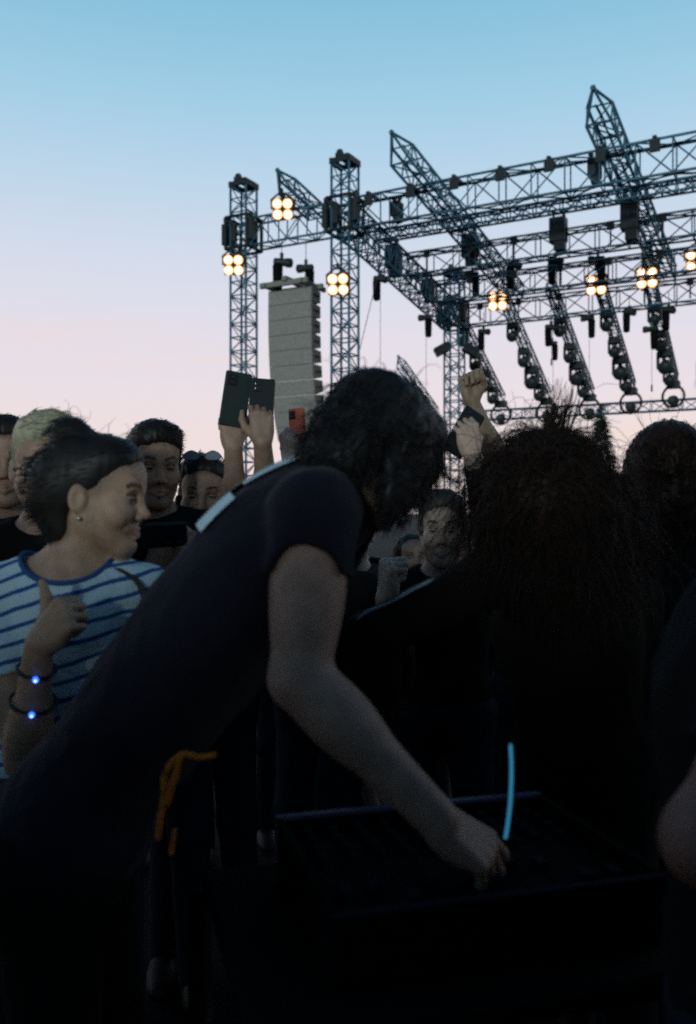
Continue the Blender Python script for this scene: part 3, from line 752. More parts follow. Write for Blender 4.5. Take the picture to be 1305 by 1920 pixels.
def torso_prims(sk, o=0., w=1., depth=1.):
    nb, pv, f = sk['nb'], sk['pv'], sk['f']; z = unit(nb-pv); y = unit(f-z*np.dot(f, z)); x = np.cross(y, z); R = np.column_stack([x, y, z]); L = np.linalg.norm(nb-pv)
    m = sk.get('bulge', 0.)
    mid = lambda k: pv+(nb-pv)*k - y*sk.get('arch', 0.)*math.sin(math.pi*k)
    P = [ELL(mid(.68)+y*.012, (.165*w+o, .112*depth+o, L*.36+o), R, .05), ELL(mid(.34)+y*.01, (.145*w+o, (.102+m)*depth+o, L*.36+o), R, .06),
         ELL(mid(.02), (.165*w+o, .115*depth+o, .14+o), R, .06)]
    s1, s2 = sk['sh']; c = (s1+s2)/2
    P.append(CAP(s1, c-z*.0, .050+o, .058+o, .05)); P.append(CAP(s2, c, .050+o, .058+o, .05))
    P.append(CAP(nb+z*.03, s1, .030+o, .034+o, .05)); P.append(CAP(nb+z*.03, s2, .030+o, .034+o, .05))
    return P, (x, y, z)

# ---- hair strands as fine three sided tubes
def strands(roots, normals, n, length, r=.0012, grav=.6, curl=.25, freq=26., seg=7, bias=None, stiff=1.0, seed=1, push=None, inset=.004, mess=.35, clump=.022):
    rng = np.random.default_rng(seed); i = rng.integers(0, len(roots), n); p = roots[i]-normals[i]*inset+rng.normal(size=(n, 3))*.003
    cell = np.floor(roots[i]/clump).astype(np.int64); key = (cell[:, 0]*73856093 ^ cell[:, 1]*19349663 ^ cell[:, 2]*83492791) % 4096
    hv_ = rng.normal(size=(4096, 3)); hp_ = rng.random((4096, 3))*6.28
    d = normals[i]*stiff+(hv_[key]*.85+rng.normal(size=(n, 3))*.35)*mess
    if bias is not None: d = d+np.asarray(bias)
    if stiff < .3: d = d-normals[i]*np.sum(d*normals[i], 1, keepdims=True)*.8+normals[i]*.05
    d /= np.linalg.norm(d, axis=1, keepdims=True); L = length[0]+(length[1]-length[0])*rng.random(n)**1.5; st = L/seg
    pts = [p]; ph = hp_[key]+rng.random((n, 3))*.9; fq = freq*(.8+.4*rng.random((n, 1)))
    for k in range(seg):
        t = (k+1)*st[:, None]
        d = d+np.array([0, 0, -1.])*grav*(1./seg)*2.2+np.sin(fq*t*3+ph)*curl
        if bias is not None: d = d+np.asarray(bias)*.25
        d /= np.linalg.norm(d, axis=1, keepdims=True); q = pts[-1]+d*st[:, None]
        if push is not None:
            c, R, rad = push; l = (q-c)@R/np.array(rad); ln = np.linalg.norm(l, axis=1, keepdims=True); ins = (ln < 1)[:, 0]
            l[ins] = l[ins]/ln[ins]; q = np.where(ins[:, None], c+(l*np.array(rad))@R.T, q)
        pts.append(q)
    pts = np.stack(pts, 1)                                    # n, seg+1, 3
    dd = np.gradient(pts, axis=1); dd /= np.linalg.norm(dd, axis=2, keepdims=True)+1e-9
    a = np.cross(dd, rng.normal(size=(n, 1, 3))); a /= np.linalg.norm(a, axis=2, keepdims=True)+1e-9; b = np.cross(dd, a)
    rad = r*np.linspace(1, .35, seg+1)[None, :, None]
    V_ = np.stack([pts+rad*(math.cos(t)*a+math.sin(t)*b) for t in (0, 2.094, 4.189)], 2)   # n, seg+1, 3, 3
    base = np.arange(n*(seg+1)*3).reshape(n, seg+1, 3); q = []
    for j in range(3):
        q.append(np.stack([base[:, :-1, j], base[:, :-1, (j+1) % 3], base[:, 1:, (j+1) % 3], base[:, 1:, j]], -1).reshape(-1, 4))
    return V_.reshape(-1, 3), np.concatenate(q)
def join(parts):
    vs = []; fs = []; b = 0
    for v, f in parts: vs.append(v); fs.append(f+b); b += len(v)
    return np.concatenate(vs), np.concatenate(fs)

def hair_prims(T, R, sc, style):
    P = []
    def e(c, r, k=.015, sub=False): P.append(ELL(T+R@(np.array(c)*sc), np.array(r)*sc, R, k*sc, sub))
    if style == 'short':
        e((0, -.020, .048), (.080, .099, .084)); e((0, .035, .088), (.055, .045, .035), .03)
        e((0, .036, .080), (.068, .056, .045), .03); e((0, .112, -.030), (.095, .080, .098), .022, True); e((0, .02, -.095), (.12, .12, .065), .01, True)
    elif style == 'quiff':
        e((0, -.020, .050), (.083, .101, .090)); e((0, .048, .095), (.058, .045, .036), .03)
        e((0, .036, .084), (.068, .058, .045), .03); e((0, .114, -.030), (.095, .080, .098), .022, True); e((0, .02, -.095), (.12, .12, .065), .01, True)
    elif style == 'updo':
        e((0, -.026, .046), (.083, .106, .088)); e((0, -.080, .005), (.076, .070, .085), .03); e((0, -.062, -.065), (.055, .045, .05), .03)
        e((0, -.066, .126), (.042, .044, .036), .02)
        e((0, .034, .080), (.068, .054, .042), .03)
        e((0, .122, -.024), (.085, .075, .099), .024, True)
        for s in (-1, 1): e((s*.090, .022, -.050), (.034, .042, .058), .02, True)
        for s in (-1, 1): e((s*.088, -.010, -.008), (.020, .022, .032), .006, True)
    elif style == 'tied':
        e((0, -.020, .045), (.081, .100, .084)); e((0, -.08, -.02), (.06, .05, .08), .03)
        e((0, .034, .080), (.068, .054, .042), .03)
        e((0, .122, -.026), (.082, .080, .102), .022, True)
        for s in (-1, 1): e((s*.082, .0, -.06), (.015, .025, .06), .015)
    elif style == 'shaggy':
        e((0, -.026, .042), (.088, .106, .090)); e((0, -.078, -.040), (.078, .052, .085), .04)
        for s in (-1, 1): e((s*.070, .015, -.040), (.026, .046, .085), .03)
        e((0, .050, .066), (.076, .060, .058), .03); e((0, .085, .015), (.062, .030, .060), .03)
        e((0, .125, -.060), (.040, .050, .060), .01, True)
    elif style == 'frizz':
        e((0, -.02, .030), (.142, .150, .142)); e((0, -.05, -.08), (.150, .13, .13), .05)
        e((0, .12, -.05), (.05, .07, .08), .02, True)
    elif style == 'long':
        e((0, -.02, .045), (.088, .104, .088)); e((0, -.065, -.06), (.085, .055, .13), .04)
        for s in (-1, 1): e((s*.080, .0, -.07), (.028, .045, .12), .03)
        e((0, .110, -.035), (.058, .08, .095), .01, True)
    return P

SKIN = (.42, .27, .20); HCOL = {'hair_blond': (.25, .2, .13), 'hair_brown': (.034, .018, .009), 'hair_grey': (.05, .042, .035)}
def person(label, head, face, bodyf, up=(0, 0, 1), skin=SKIN, hair='short', hairmat='hair_dark', hs=1.0, h=.0042, hh=.005, smile=0., beard=0., jaw=1.,
           shirt='black_cloth', trousers='denim', sleeve=.55, arms=(None, None), sk=None, lip=(.30, .13, .11), strand=(1100, .015, .032, .5, .15), armr=1.0, w=1.0, neckcut=None,
           legs=True, strandkw=None, group='people in the crowd', shirt_h=.008, brow=(.03, .02, .015), hems=None, depth=1.0, extra=None, bulge=0., tail=None, var=(1, 1)):
    head = np.asarray(head, float); R = frame(face, up); bf = unit(V(bodyf[0], bodyf[1], 0))
    s = dict(sk) if sk else {}
    Ht = head[2]+.115; k = Ht/1.75
    nb = s.get('nb', head-R[:, 1]*.035-V(0, 0, .165)*hs); s['nb'] = nb
    s.setdefault('f', bf); side = unit(np.cross(V(0, 0, 1), bf)) if 'side' not in s else s['side']     # subject's left
    s.setdefault('sh', (nb+side*.175*w*k-V(0, 0, .035), nb-side*.175*w*k-V(0, 0, .035)))                 # left, right
    s.setdefault('pv', V(nb[0], nb[1], .97*k)-bf*.01)
    s['bulge'] = bulge
    pv = s['pv']; g0 = V(pv[0], pv[1], 0.)
    root = empty('person', g0, label, 'person', group)
    # skin: one continuous body
    P = head_prims(head, R, hs, smile, jaw, var); TP, (tx, ty, tz) = torso_prims(s, -.008, w, depth); P += TP
    P.append(CAP(head-R[:, 1]*.022*hs-R[:, 2]*.055*hs, nb-tz*.02, .052*hs, .058*hs, .03))
    wr_info = []; sleeves = []
    for i, a in enumerate(arms):
        sh = s['sh'][i]; sg = 1 if i == 0 else -1
        a = dict(a) if a else {}
        wr = a.get('wr', sh+V(0, 0, -.44*k)-bf*.16-side*sg*.09)
        el = a.get('el'); 
        if el is None: el = ik(sh, wr, a.get('pole', side*sg*.7-bf*.5-V(0, 0, .4)), a.get('l1', .30*k), a.get('l2', .265*k))
        X = a.get('X', unit(wr-el)); Z = a.get('Z', side*sg)
        if np.linalg.norm(np.cross(unit(X), unit(Z))) < .1: Z = bf
        P += arm_prims(sh, el, wr, armr); right = 1 if i == 1 else -1
        P += hand_prims(wr, X, Z, right, a.get('pose', 'relaxed'), a.get('hsc', 1.0*k if k > .9 else .95))
        wr_info.append((wr, X, Z, right, a.get('hsc', 1.0*k if k > .9 else .95), el, sh))
        fr_ = a.get('sleeve', sleeve); rr = .050*armr
        if fr_ <= 1: sleeves.append(CYL(sh, sh+(el-sh)*fr_, rr+.014, rr+.010+.004*fr_, .02))
        else:
            sleeves.append(CAP(sh, el, rr+.012, rr+.004, .02)); sleeves.append(CYL(el, el+(wr-el)*(fr_-1), rr+.006, .042*armr, .02)); sleeves.append(ELL(el+(wr-el)*.28, (.058*armr, .058*armr, .09), frame_z(wr-el), .02))
    vol = Vol(P, h); v, f = vol.mesh(); c = head_cols(v, head, R, hs, skin, brow, lip, beard, var)
    # hair
    HP = hair_prims(head, R, hs, hair); HV = Vol(HP, hh); hv, hf = HV.mesh()
    wq = np.clip(1-HV.sample(v)/.010, 0, 1)*(np.linalg.norm(v-head, axis=1) < .17*hs); wq = (wq*(.6+.4*np.sin(v[:, 0]*900)*np.sin(v[:, 2]*1300+v[:, 1]*700)))[:, None]*.85
    c = c*(1-wq)+np.array(HCOL.get(hairmat, (.02, .015, .012)))*wq
    body = mesh_obj('body', v-g0, f, M['skin'], root, True, c)
    hn = vnormals(hv, hf)
    hv2 = hv+hn*wrinkle(((hv-head)@R)*[1.3, 1.0, .35], (.002 if hair == 'updo' else .005)*hs, 75, 3)[:, None]; parts = [(hv2, hf)]
    n, l0, l1, gr, cu = strand
    qh = (hv-head)@R/hs; keep = (qh[:, 1] < .03) | (qh[:, 2] > .085) if hair not in ('frizz', 'shaggy') else np.ones(len(hv), bool)
    if hair == 'updo': keep &= ~((qh[:, 1] > -.05) & (qh[:, 2] < .03))
    kw = dict(grav=gr, curl=cu, stiff=.10, mess=.14, bias=R@V(0, -.45, .05), push=(head+R@V(0, -.015, .02)*hs, R, (.078*hs, .098*hs, .10*hs))); kw.update(strandkw or {})
    parts.append(strands(hv[keep], hn[keep], n, (l0, l1), **kw))
    if tail: parts += [t(hv, hn, head, R) for t in tail]
    hvv, hff = join(parts); mesh_obj('hair', hvv-g0, hff, M[hairmat], root, True)
    # shirt
    SP, _ = torso_prims(s, .006, w, depth); SP = SP+sleeves
    ncut = neckcut if neckcut is not None else [ELL(nb+tz*.055+ty*.02, (.075, .075, .055), np.column_stack([tx, ty, tz]), .01, True)]
    SP += ncut
    if extra: SP += extra
    SV = Vol(SP, shirt_h); sv, sf = SV.mesh(); sn = vnormals(sv, sf); sv = sv+sn*(wrinkle(sv, .0065, 20, 5)+wrinkle(sv*[1, 1, .6], .0035, 48, 6))[:, None]
    so = mesh_obj('shirt', sv-g0, sf, M[shirt], root, True)
    if legs:
        hips = [pv+tx*-.085*w-V(0, 0, .03), pv+tx*.085*w-V(0, 0, .03)]; ft = s.get('feet'); LP = [ELL(pv-tz*.02, (.172*w, .124*depth, .13), np.column_stack([tx, ty, tz]), .05)]
        shoes = []
        for i, hp_ in enumerate(hips):
            fo = ft[i] if ft else V(hp_[0], hp_[1], 0)+(hp_-pv)*[.5, .5, 0]+bf*.02
            an = V(fo[0], fo[1], .09); kn = (hp_+an)/2+bf*.035+V(0, 0, .02)
            LP += [CAP(hp_, kn, .085, .062, .05), CYL(kn, an+V(0, 0, -.03), .062, .050, .03)]
            Rf = np.column_stack([np.cross(bf, V(0, 0, 1)), bf, V(0, 0, 1)])
            shoes.append(Vol([ELL(V(fo[0], fo[1], .045)+bf*.07, (.048, .135, .045), Rf, .01), CAP(V(fo[0], fo[1], .05)-bf*.02, V(fo[0], fo[1], .09), .048, .045, .02), ELL(V(fo[0], fo[1], -.06)+bf*.05, (.2, .3, .062), Rf, .004, True)], .010).mesh())
        lv, lf = Vol(LP, .012).mesh(); mesh_obj('trousers', lv-g0, lf, M[trousers], root, True)
        for q in shoes: mesh_obj('shoe', q[0]-g0, q[1], M['shoe'], root, True)
    return dict(root=root, org=g0, vol=vol, shirt=SV, shirt_obj=so, R=R, head=head, hands=wr_info, sk=s, ax=(tx, ty, tz), hs=hs)

def phone(c, R, label, mat, half=(.037, .0045, .077), screen_front=False):
    """R columns: width, out of the back face, length"""
    root = empty('phone', c, label, 'phone', 'phones held up in the crowd'); Rb = np.column_stack([R[:, 0], R[:, 2], R[:, 1]])
    w, d, l = half
    MB().box(c, (w, l, d), Rb, .006).build('case', M[mat], root, c)
    MB().box(c-R[:, 1]*(d+.0006), (w*.92, l*.95, .0006), Rb, .0003).build('screen', M['glass'], root, c)
    cb = MB().box(c+R[:, 1]*(d+.001)+R[:, 2]*l*.68+R[:, 0]*w*.45, (w*.36, l*.2, .0018), Rb, .0015).build('camera_bump', M['phone_black'], root, c)
    for k in (-.09, .09): MB().lathe(c+R[:, 1]*(d+.002)+R[:, 2]*l*(.68+k)+R[:, 0]*w*.45, [(.006, 0), (.006, .0016), (.004, .002)], R[:, 1], 12).build('camera_lens', M['glass'], cb, c)
    return root

# ================================================================== people
# the man bending over the table -----------------------------------------
FW = V(.82, .0, -.57)
nbm = W(628, 912, 1.52); pvm = W(128, 1560, 1.50)
wrm = W(822, 1538, 1.28); tipm = W(935, 1616, 1.30)
def fly(hv, hn, head, R):
    q = (hv-head)@R; m = (q[:, 1] < -.02)
    return strands(hv[m], hn[m], 70, (.04, .10), r=.0009, grav=.4, curl=.4, freq=18, seed=21, bias=(-.3, 0, 0))
def longback(hv, hn, head, R):
    q = (hv-head)@R; m = (q[:, 2] < .03)
    return strands(hv[m], hn[m], 1500, (.025, .06), r=.0013, grav=.9, curl=.25, freq=14, seed=22, stiff=.08, mess=.16)
man = person('man in a dark shirt with a white back print bending over the table', W(712, 846, 1.50), (.58, .55, -.52), (.95, .1), skin=(.36, .215, .155), hair='shaggy', hairmat='hair_black',
             hs=.96, h=.0036, shirt='tee_navy', trousers='black_cloth', armr=1.16, w=1.12, beard=.6,
             sk=dict(nb=nbm, pv=pvm, f=FW, side=V(0, 1, 0), sh=(W(655, 945, 1.70), W(590, 958, 1.355)), arch=.03, feet=(V(-.45, 1.62, 0), V(-.50, 1.36, 0))),
             arms=(dict(wr=W(420, 1235, 1.80), el=W(555, 1170, 1.90), sleeve=.45), dict(el=W(563, 1272, 1.31), wr=wrm, X=tipm-wrm, Z=V(.25, -.55, .8), pose='reach', sleeve=.40, hsc=1.06)),
             strand=(3600, .02, .045, .8, .06), extra=[CAP(W(566, 1105, 1.27), W(563, 1272, 1.24), .062, .075, .006, True)], strandkw=dict(bias=(-.12, 0, -.12), stiff=.08, mess=.14, r=.0014), tail=[fly, longback], group='people round the table', shirt_h=.006, depth=1.12)
# white print on the upper back: strips laid on the shirt
tx, ty, tz = man['ax']; Ls = np.linalg.norm(nbm-pvm)
def on_shirt(vol, P, d, off=.004):
    P = P.copy()
    for _ in range(60): P = P+d*np.clip(vol.sample(P)[:, None]-off, -.05, .03)*.8
    return P
def print_patch(rows):
    """rows: (along the spine from, to, across from, to) in metres from the neck"""
    vs = []; fs = []
    for (a0, a1, b0, b1, sk_) in rows:
        na, nb_ = max(3, int((a1-a0)/.010)), max(3, int((b1-b0)/.010)); base = len(vs)
        for i in range(na+1):
            for j in range(nb_+1):
                a = a0+(a1-a0)*i/na; b = b0+(b1-b0)*j/nb_+sk_*(i/na)
                vs.append(nbm-tz*a+tx*b-ty*.22)
        for i in range(na):
            for j in range(nb_):
                q = base+i*(nb_+1)+j; fs.append((q, q+nb_+1, q+nb_+2, q+1))
    return on_shirt(man['shirt'], np.array(vs), ty[None, :]), fs
pv_, pf_ = print_patch([(-.02, .19, -.12, .040, .0), (-.02, .09, .048, .075, .0), (.115, .19, .048, .105, .012)])
mesh_obj('back_print', pv_-man['org'], pf_, M['print_white'], man['root'], True)
# orange cord hanging at the waist
org = W(340, 1420, 1.33); oc = empty('orange_cord', org, 'orange looped cord hanging from the bending man\'s waist', 'cord')
def curve(pts, n=24):
    pts = [np.asarray(p, float) for p in pts]; out = []
    P = [2*pts[0]-pts[1]]+pts+[2*pts[-1]-pts[-2]]
    for i in range(1, len(P)-2):
        for k in range(n//(len(pts)-1)+1):
            t = k/(n//(len(pts)-1)+1); a, b, c, d = P[i-1], P[i], P[i+1], P[i+2]
            out.append(.5*((2*b)+(-a+c)*t+(2*a-5*b+4*c-d)*t*t+(-a+3*b-3*c+d)*t**3))
    return out+[pts[-1]]
MB().path(curve([W(405, 1415, 1.31), W(375, 1420, 1.31), W(340, 1415, 1.31), W(310, 1450, 1.31), W(308, 1490, 1.31), W(300, 1540, 1.31), W(296, 1575, 1.31)]), .0052, 6).build('cord', M['orange'], oc, org, True)
MB().path(curve([W(340, 1416, 1.305), W(333, 1440, 1.305), W(322, 1478, 1.305), W(312, 1510, 1.305)]), .0056, 6).build('cord', M['orange'], oc, org, True)
MB().path(curve([W(327, 1555, 1.31), W(324, 1580, 1.31), W(320, 1602, 1.31)]), .004, 6).build('cord_end', M['orange'], oc, org, True)

# the woman in the striped top ---------------------------------------------
nbw = W(136, 1062, 1.88)
Rw = np.column_stack([V(1, 0, 0), V(0, 1, 0), V(0, 0, 1)])
wrw = W(74, 1206, 1.66); wlw = W(165, 1440, 1.82)
neck = [ELL(nbw+V(0, -.04, .058), (.103, .13, .094), Rw, .004, True)]
def wisps(hv, hn, head, R):
    m = ((hv-head)@R)[:, 2] > .04
    return strands(hv[m], hn[m], 50, (.03, .07), r=.0007, grav=.2, curl=.3, seed=9)
wom = person('smiling woman in a blue and white striped top looking right', W(183, 931, 1.86), (1.0, -.10, -.07), (.1, -1), skin=(.46, .275, .175), hair='updo', hairmat='hair_dark', hs=1.0, h=.0032, hh=.004,
             smile=.9, shirt='stripes', trousers='denim', sleeve=.55, jaw=.8, w=.93,
             sk=dict(nb=nbw, pv=V(-.60, 1.92, .92), f=V(.1, -1, 0), sh=(W(268, 1112, 1.88), W(-18, 1112, 1.86))),
             arms=(dict(wr=wlw, el=W(300, 1320, 1.88), X=V(-1, -.2, .1), Z=V(0, -.8, .5)), dict(wr=wrw, el=W(50, 1425, 1.74), X=V(.62, -.18, .66), Z=V(-.35, -.92, .15), pose='thumb_up')),
             strand=(1300, .015, .035, .2, .08), strandkw=dict(stiff=.15, bias=(-.6, 0, 0)), tail=[wisps], neckcut=neck, group='people round the table', shirt_h=.005)
# navy trim of the neckline, strap, earring: parts of her outfit
SV = wom['shirt']
def rim(vol, prim, n=120):
    """where the cutting ellipsoid meets the cloth"""
    _, c, R, rad, k, _ = prim; out = []
    for i in range(n):
        a = 2*math.pi*i/n; u = np.linspace(-1.35, .6, 160)
        pts = np.stack([c+R@(np.array(rad)*1.004*V(math.cos(a)*math.cos(t), math.sin(a)*math.cos(t), math.sin(t))) for t in u]); d = vol.sample(pts)
        j = np.argmin(np.abs(d)); out.append(pts[j])
    o = np.array(out); o = (np.roll(o, 1, 0)+o*2+np.roll(o, -1, 0))/4; return list(o)+[o[0]]
MB().path(rim(SV, neck[0]), .0058, 6).build('neck_trim', M['trim_blue'], wom['root'], wom['org'], True)
st = np.array(curve([W(222, 1064, 1.84), W(240, 1095, 1.74), W(254, 1135, 1.72), W(264, 1175, 1.72), W(268, 1250, 1.73), W(262, 1330, 1.75)], 40))
st = on_shirt(SV, st, V(0, 1, 0)[None, :], .004)
tb = empty('shoulder_bag_strap', st[0], 'brown leather bag strap over the striped shoulder', 'strap')
vs = []; fs = []
for i, p in enumerate(st):
    vs += [p+V(-.007, 0, 0), p+V(.007, 0, 0), p+V(.007, -.003, 0), p+V(-.007, -.003, 0)]
for i in range(len(st)-1):
    for j in range(4): fs.append((i*4+j, i*4+(j+1) % 4, i*4+4+(j+1) % 4, i*4+4+j))
mesh_obj('strap', np.array(vs)-st[0], fs, M['leather'], tb, False)
ep = wom['head']+wom['R']@V(.082, -.004, -.046)
MB().sphere(ep, .0045, 10).build('earring', M['silver'], wom['root'], wom['org'], True)
def led_band(c, axis, r, label, ledp=None):
    root = empty('led_wristband', c, label, 'wristband', 'light up wristbands with blue leds'); ax = unit(axis); x = unit(np.cross(ax, V(0, 1, .2))); y = np.cross(ax, x)
    pts = [c+(x*math.cos(a)+y*math.sin(a))*r for a in np.linspace(0, 2*math.pi, 25)]
    MB().path(pts, .0035, 6).build('band', M['black_metal'], root, c, True)
    d = unit(V(0, 0, 1.5)-c); d = unit(d-ax*np.dot(d, ax)); p = c+d*(r+.004)
    MB().sphere(p, .0055, 10).build('led', M['led_blue'], root, c, True); MB().sphere(p+d*.0035, .0028, 8).build('led_core', M['led_core'], root, c, True)
# blue led wristbands
fo = unit(W(50, 1425, 1.74)-wrw)
led_band(wrw+fo*.055, fo, .035, 'glowing blue led wristband just below the raised fist')
lp = on_shirt(SV, W(120, 1340, 1.62)[None, :], V(0, 1, 0)[None, :], .003)[0]; lb = empty('led_badge', lp, 'tiny blue led badge low on the striped top', 'badge')
MB().lathe(lp, [(.007, 0), (.007, .003), (.005, .004)], V(0, -1, 0), 12).build('badge_body', M['black_metal'], lb, lp, True)
MB().sphere(lp+V(0, -.006, 0), .0038, 8).build('led', M['led_blue'], lb, lp, True)
led_band(wrw+fo*.125, fo, .043, 'blue led wristband lowest at the left picture edge')

# faces behind her -----------------------------------------------------------
blo = person('blond person in glasses behind the striped woman', W(90, 880, 2.12), (.32, -1, -.08), (.25, -1), skin=(.38, .22, .15), hair='quiff', hairmat='hair_blond', shirt='black_cloth', jaw=1.1, var=(1.05, .97),
             strand=(1800, .02, .045, .3, .12), strandkw=dict(bias=(.45, -.1, .05), stiff=.14), sleeve=1.7)
fl = person('dark haired person in a blue patterned shirt cut by the left picture edge', W(10, 868, 2.48), (.35, -1, -.05), (.2, -1), skin=(.34, .2, .13), hair='short', hairmat='hair_dark', shirt='pattern', var=(.93, 1.03), sleeve=.6, strand=(1200, .015, .03, .4, .15))
sm = person('man with short dark hair and stubble looking over the striped woman\'s head', W(290, 874, 2.66), (.42, -1, -.12), (.3, -1), skin=(.40, .235, .15), hair='quiff', hairmat='hair_dark', shirt='black_cloth', jaw=1.2, var=(.98, 1.06), beard=.35, h=.0038,
            strand=(1600, .012, .028, .2, .1), strandkw=dict(bias=(.3, -.3, .05), stiff=.12), sleeve=1.8,
            arms=(None, dict(wr=W(285, 1062, 2.20), X=V(.75, -.1, .35), Z=V(-.2, -.6, -.7), pose='hold')))
wr1 = W(437, 838, 2.66)
sw = person('smiling woman with sunglasses pushed up on her head', W(382, 927, 2.86), (.10, -1, -.10), (.1, -1), skin=(.36, .22, .15), hair='tied', hairmat='hair_dark', shirt='black_cloth', smile=.8, var=(.97, .98), jaw=.85, h=.0038, hs=1.02,
            strand=(700, .02, .04, .4, .1), strandkw=dict(stiff=.3), sleeve=.6,
            arms=(dict(wr=wr1, el=W(443, 965, 2.80), X=V(-.06, -.05, 1), Z=V(.35, -1, 0), pose='hold', hsc=.90), None))
wr2 = W(492, 828, 2.62)
a2 = person('person hidden behind the bending man\'s back, arm raised with a black phone', W(606, 1000, 3.08), (-.1, -1, 0), (-.1, -1), skin=(.30, .185, .125), hair='short', shirt='black_cloth', sleeve=.5,
            arms=(None, dict(wr=wr2, el=W(502, 950, 2.80), X=V(-.04, -.05, 1), Z=V(.15, -1, 0), pose='hold', hsc=.93)))
wr3 = W(543, 862, 3.05)
a3 = person('person behind the bending man\'s head, holding up a coral phone', W(662, 1000, 3.5), (-.1, -1, 0), (-.2, -1), skin=(.42, .30, .24), hair='short', shirt='grey_cloth', sleeve=.5,
            arms=(None, dict(wr=wr3, el=W(556, 985, 3.2), X=V(-.05, -.05, 1), Z=V(-.5, -.8, 0), pose='grip')))
wr4 = W(884, 752, 3.12)
b1 = person('person behind the frizzy head raising a clenched fist', W(1005, 990, 3.35), (-.3, -1, 0), (-.3, -1), skin=(.27, .18, .115), hair='short', shirt='black_cloth', sleeve=.5,
            arms=(None, dict(wr=wr4, el=W(938, 872, 3.2), X=V(-.16, -.02, 1), Z=V(-.4, .75, .2), pose='fist', hsc=1.0)))
wr5 = W(884, 850, 2.72); wr6 = W(722, 1122, 2.36)
b2 = person('young man with a pale forehead peering out beside the bending man\'s face', W(829, 993, 2.92), (-.12, -1, -.02), (-.2, -1), skin=(.48, .32, .24), hair='short', hairmat='hair_grey', shirt='brown_cloth', var=(.90, 1.04), beard=.35, h=.0038,
            strand=(1100, .015, .03, .3, .15), sleeve=1.85,
            arms=(dict(wr=wr5, el=W(925, 985, 2.86), X=V(-.18, -.1, 1), Z=V(.2, -1, .2), pose='grip'), dict(wr=wr6, el=W(745, 1260, 2.6), X=V(.08, -.12, 1), Z=V(-.75, -.3, .2), pose='fist', hsc=1.05)))

# phones -----------------------------------------------------------------------
def held(P, i, label, mat, p=(.115, .0, -.028), tilt=0., half=(.037, .0045, .077)):
    wr, X, Z, r, sc, el, sh = P['hands'][i]; R = hand_R(X, Z, r); c = wr+R@(np.array(p)*sc)
    ax = unit(R[:, 0]+R[:, 1]*tilt); back = unit(R[:, 2]-ax*np.dot(ax, R[:, 2])); return phone(c, np.column_stack([np.cross(back, ax), back, ax]), label, mat, half)
held(sw, 0, 'dark green phone held up high, left of the two raised phones', 'phone_green', (.155, .016, .012), .22, (.040, .005, .082))
held(a2, 1, 'black phone held up high, right of the two raised phones', 'phone_black', (.118, -.004, -.026), -.10)
held(a3, 1, 'coral phone held up beside the bending man\'s hair', 'phone_orange', (.110, -.02, -.030), .0, (.034, .0045, .070))
held(b2, 0, 'dark phone held in a grip right of the bending man\'s head', 'phone_black', (.07, .0, -.036), .9)
pc = W(303, 1004, 2.12); ph = phone(pc, np.column_stack([unit(V(.95, .2, .06)), unit(V(.2, -.8, -.5)), unit(np.cross(unit(V(.95, .2, .06)), unit(V(.2, -.8, -.5))))]), 'dark phone held low by the striped woman\'s chin', 'phone_black', (.060, .0045, .034))
MB().box(pc+V(0, -.006, .0275), (.050, .003, .003), np.column_stack([unit(V(.95, .2, .06)), unit(V(-.2, .95, 0)), V(0, 0, 1)]), .001).build('painted_lit_edge', M['strap_light'], ph, pc)  # pale strip paints the light caught on the phone's top edge

# glasses -----------------------------------------------------------------------
def glasses(P, label, dz, dy, tint, tilt=0., mat='black_metal'):
    R = P['R']; H = P['head']; hs = P['hs']; org = H+R@V(0, dy, dz)
    root = empty('sunglasses' if tint == 'lensglass' else 'glasses', org, label, 'sunglasses' if tint == 'lensglass' else 'glasses')
    ca, sa = math.cos(tilt), math.sin(tilt)
    def w(x, y, z): return org+R@V(x, y*ca-z*sa, y*sa+z*ca)
    for s in (-1, 1):
        pts = [w(s*.033+.025*math.cos(a), -.006*abs(math.cos(a)), .019*math.sin(a)) for a in np.linspace(0, 2*math.pi, 21)]
        f = MB().path(pts, .0016, 5).build('rim', M[mat], root, org, True)
        MB().add(pts[:-1]+[p+R[:, 1]*.001 for p in pts[:-1]], [tuple(range(20)), tuple(range(39, 19, -1))]).build('lens', M[tint], root, org)
        MB().path([w(s*.058, -.004, .004), w(s*.074, -.05, .004), w(s*.076, -.095, -.004)], .0018, 5).build('temple', M[mat], root, org, True)
    MB().path([w(-.009, 0, .004), w(0, .003, .007), w(.009, 0, .004)], .0016, 5).build('bridge', M[mat], root, org, True)
def clear_lens():
    m = bpy.data.materials.new('clear_spectacle_lens'); m.use_nodes = True; n = m.node_tree.nodes; l = m.node_tree.links
    n.remove(n['Principled BSDF']); a = n.new('ShaderNodeBsdfTransparent'); b = n.new('ShaderNodeBsdfGlossy'); b.inputs['Roughness'].default_value = .05
    x = n.new('ShaderNodeMixShader'); x.inputs[0].default_value = .07; l.new(a.outputs[0], x.inputs[1]); l.new(b.outputs[0], x.inputs[2]); l.new(x.outputs[0], n['Material Output'].inputs[0]); return m
M['clear'] = clear_lens()
glasses(blo, 'thin dark glasses on the blond person', .0, .098, 'clear')
glasses(sw, 'sunglasses pushed up into the smiling woman\'s dark hair', .128, .078, 'lensglass', .75)

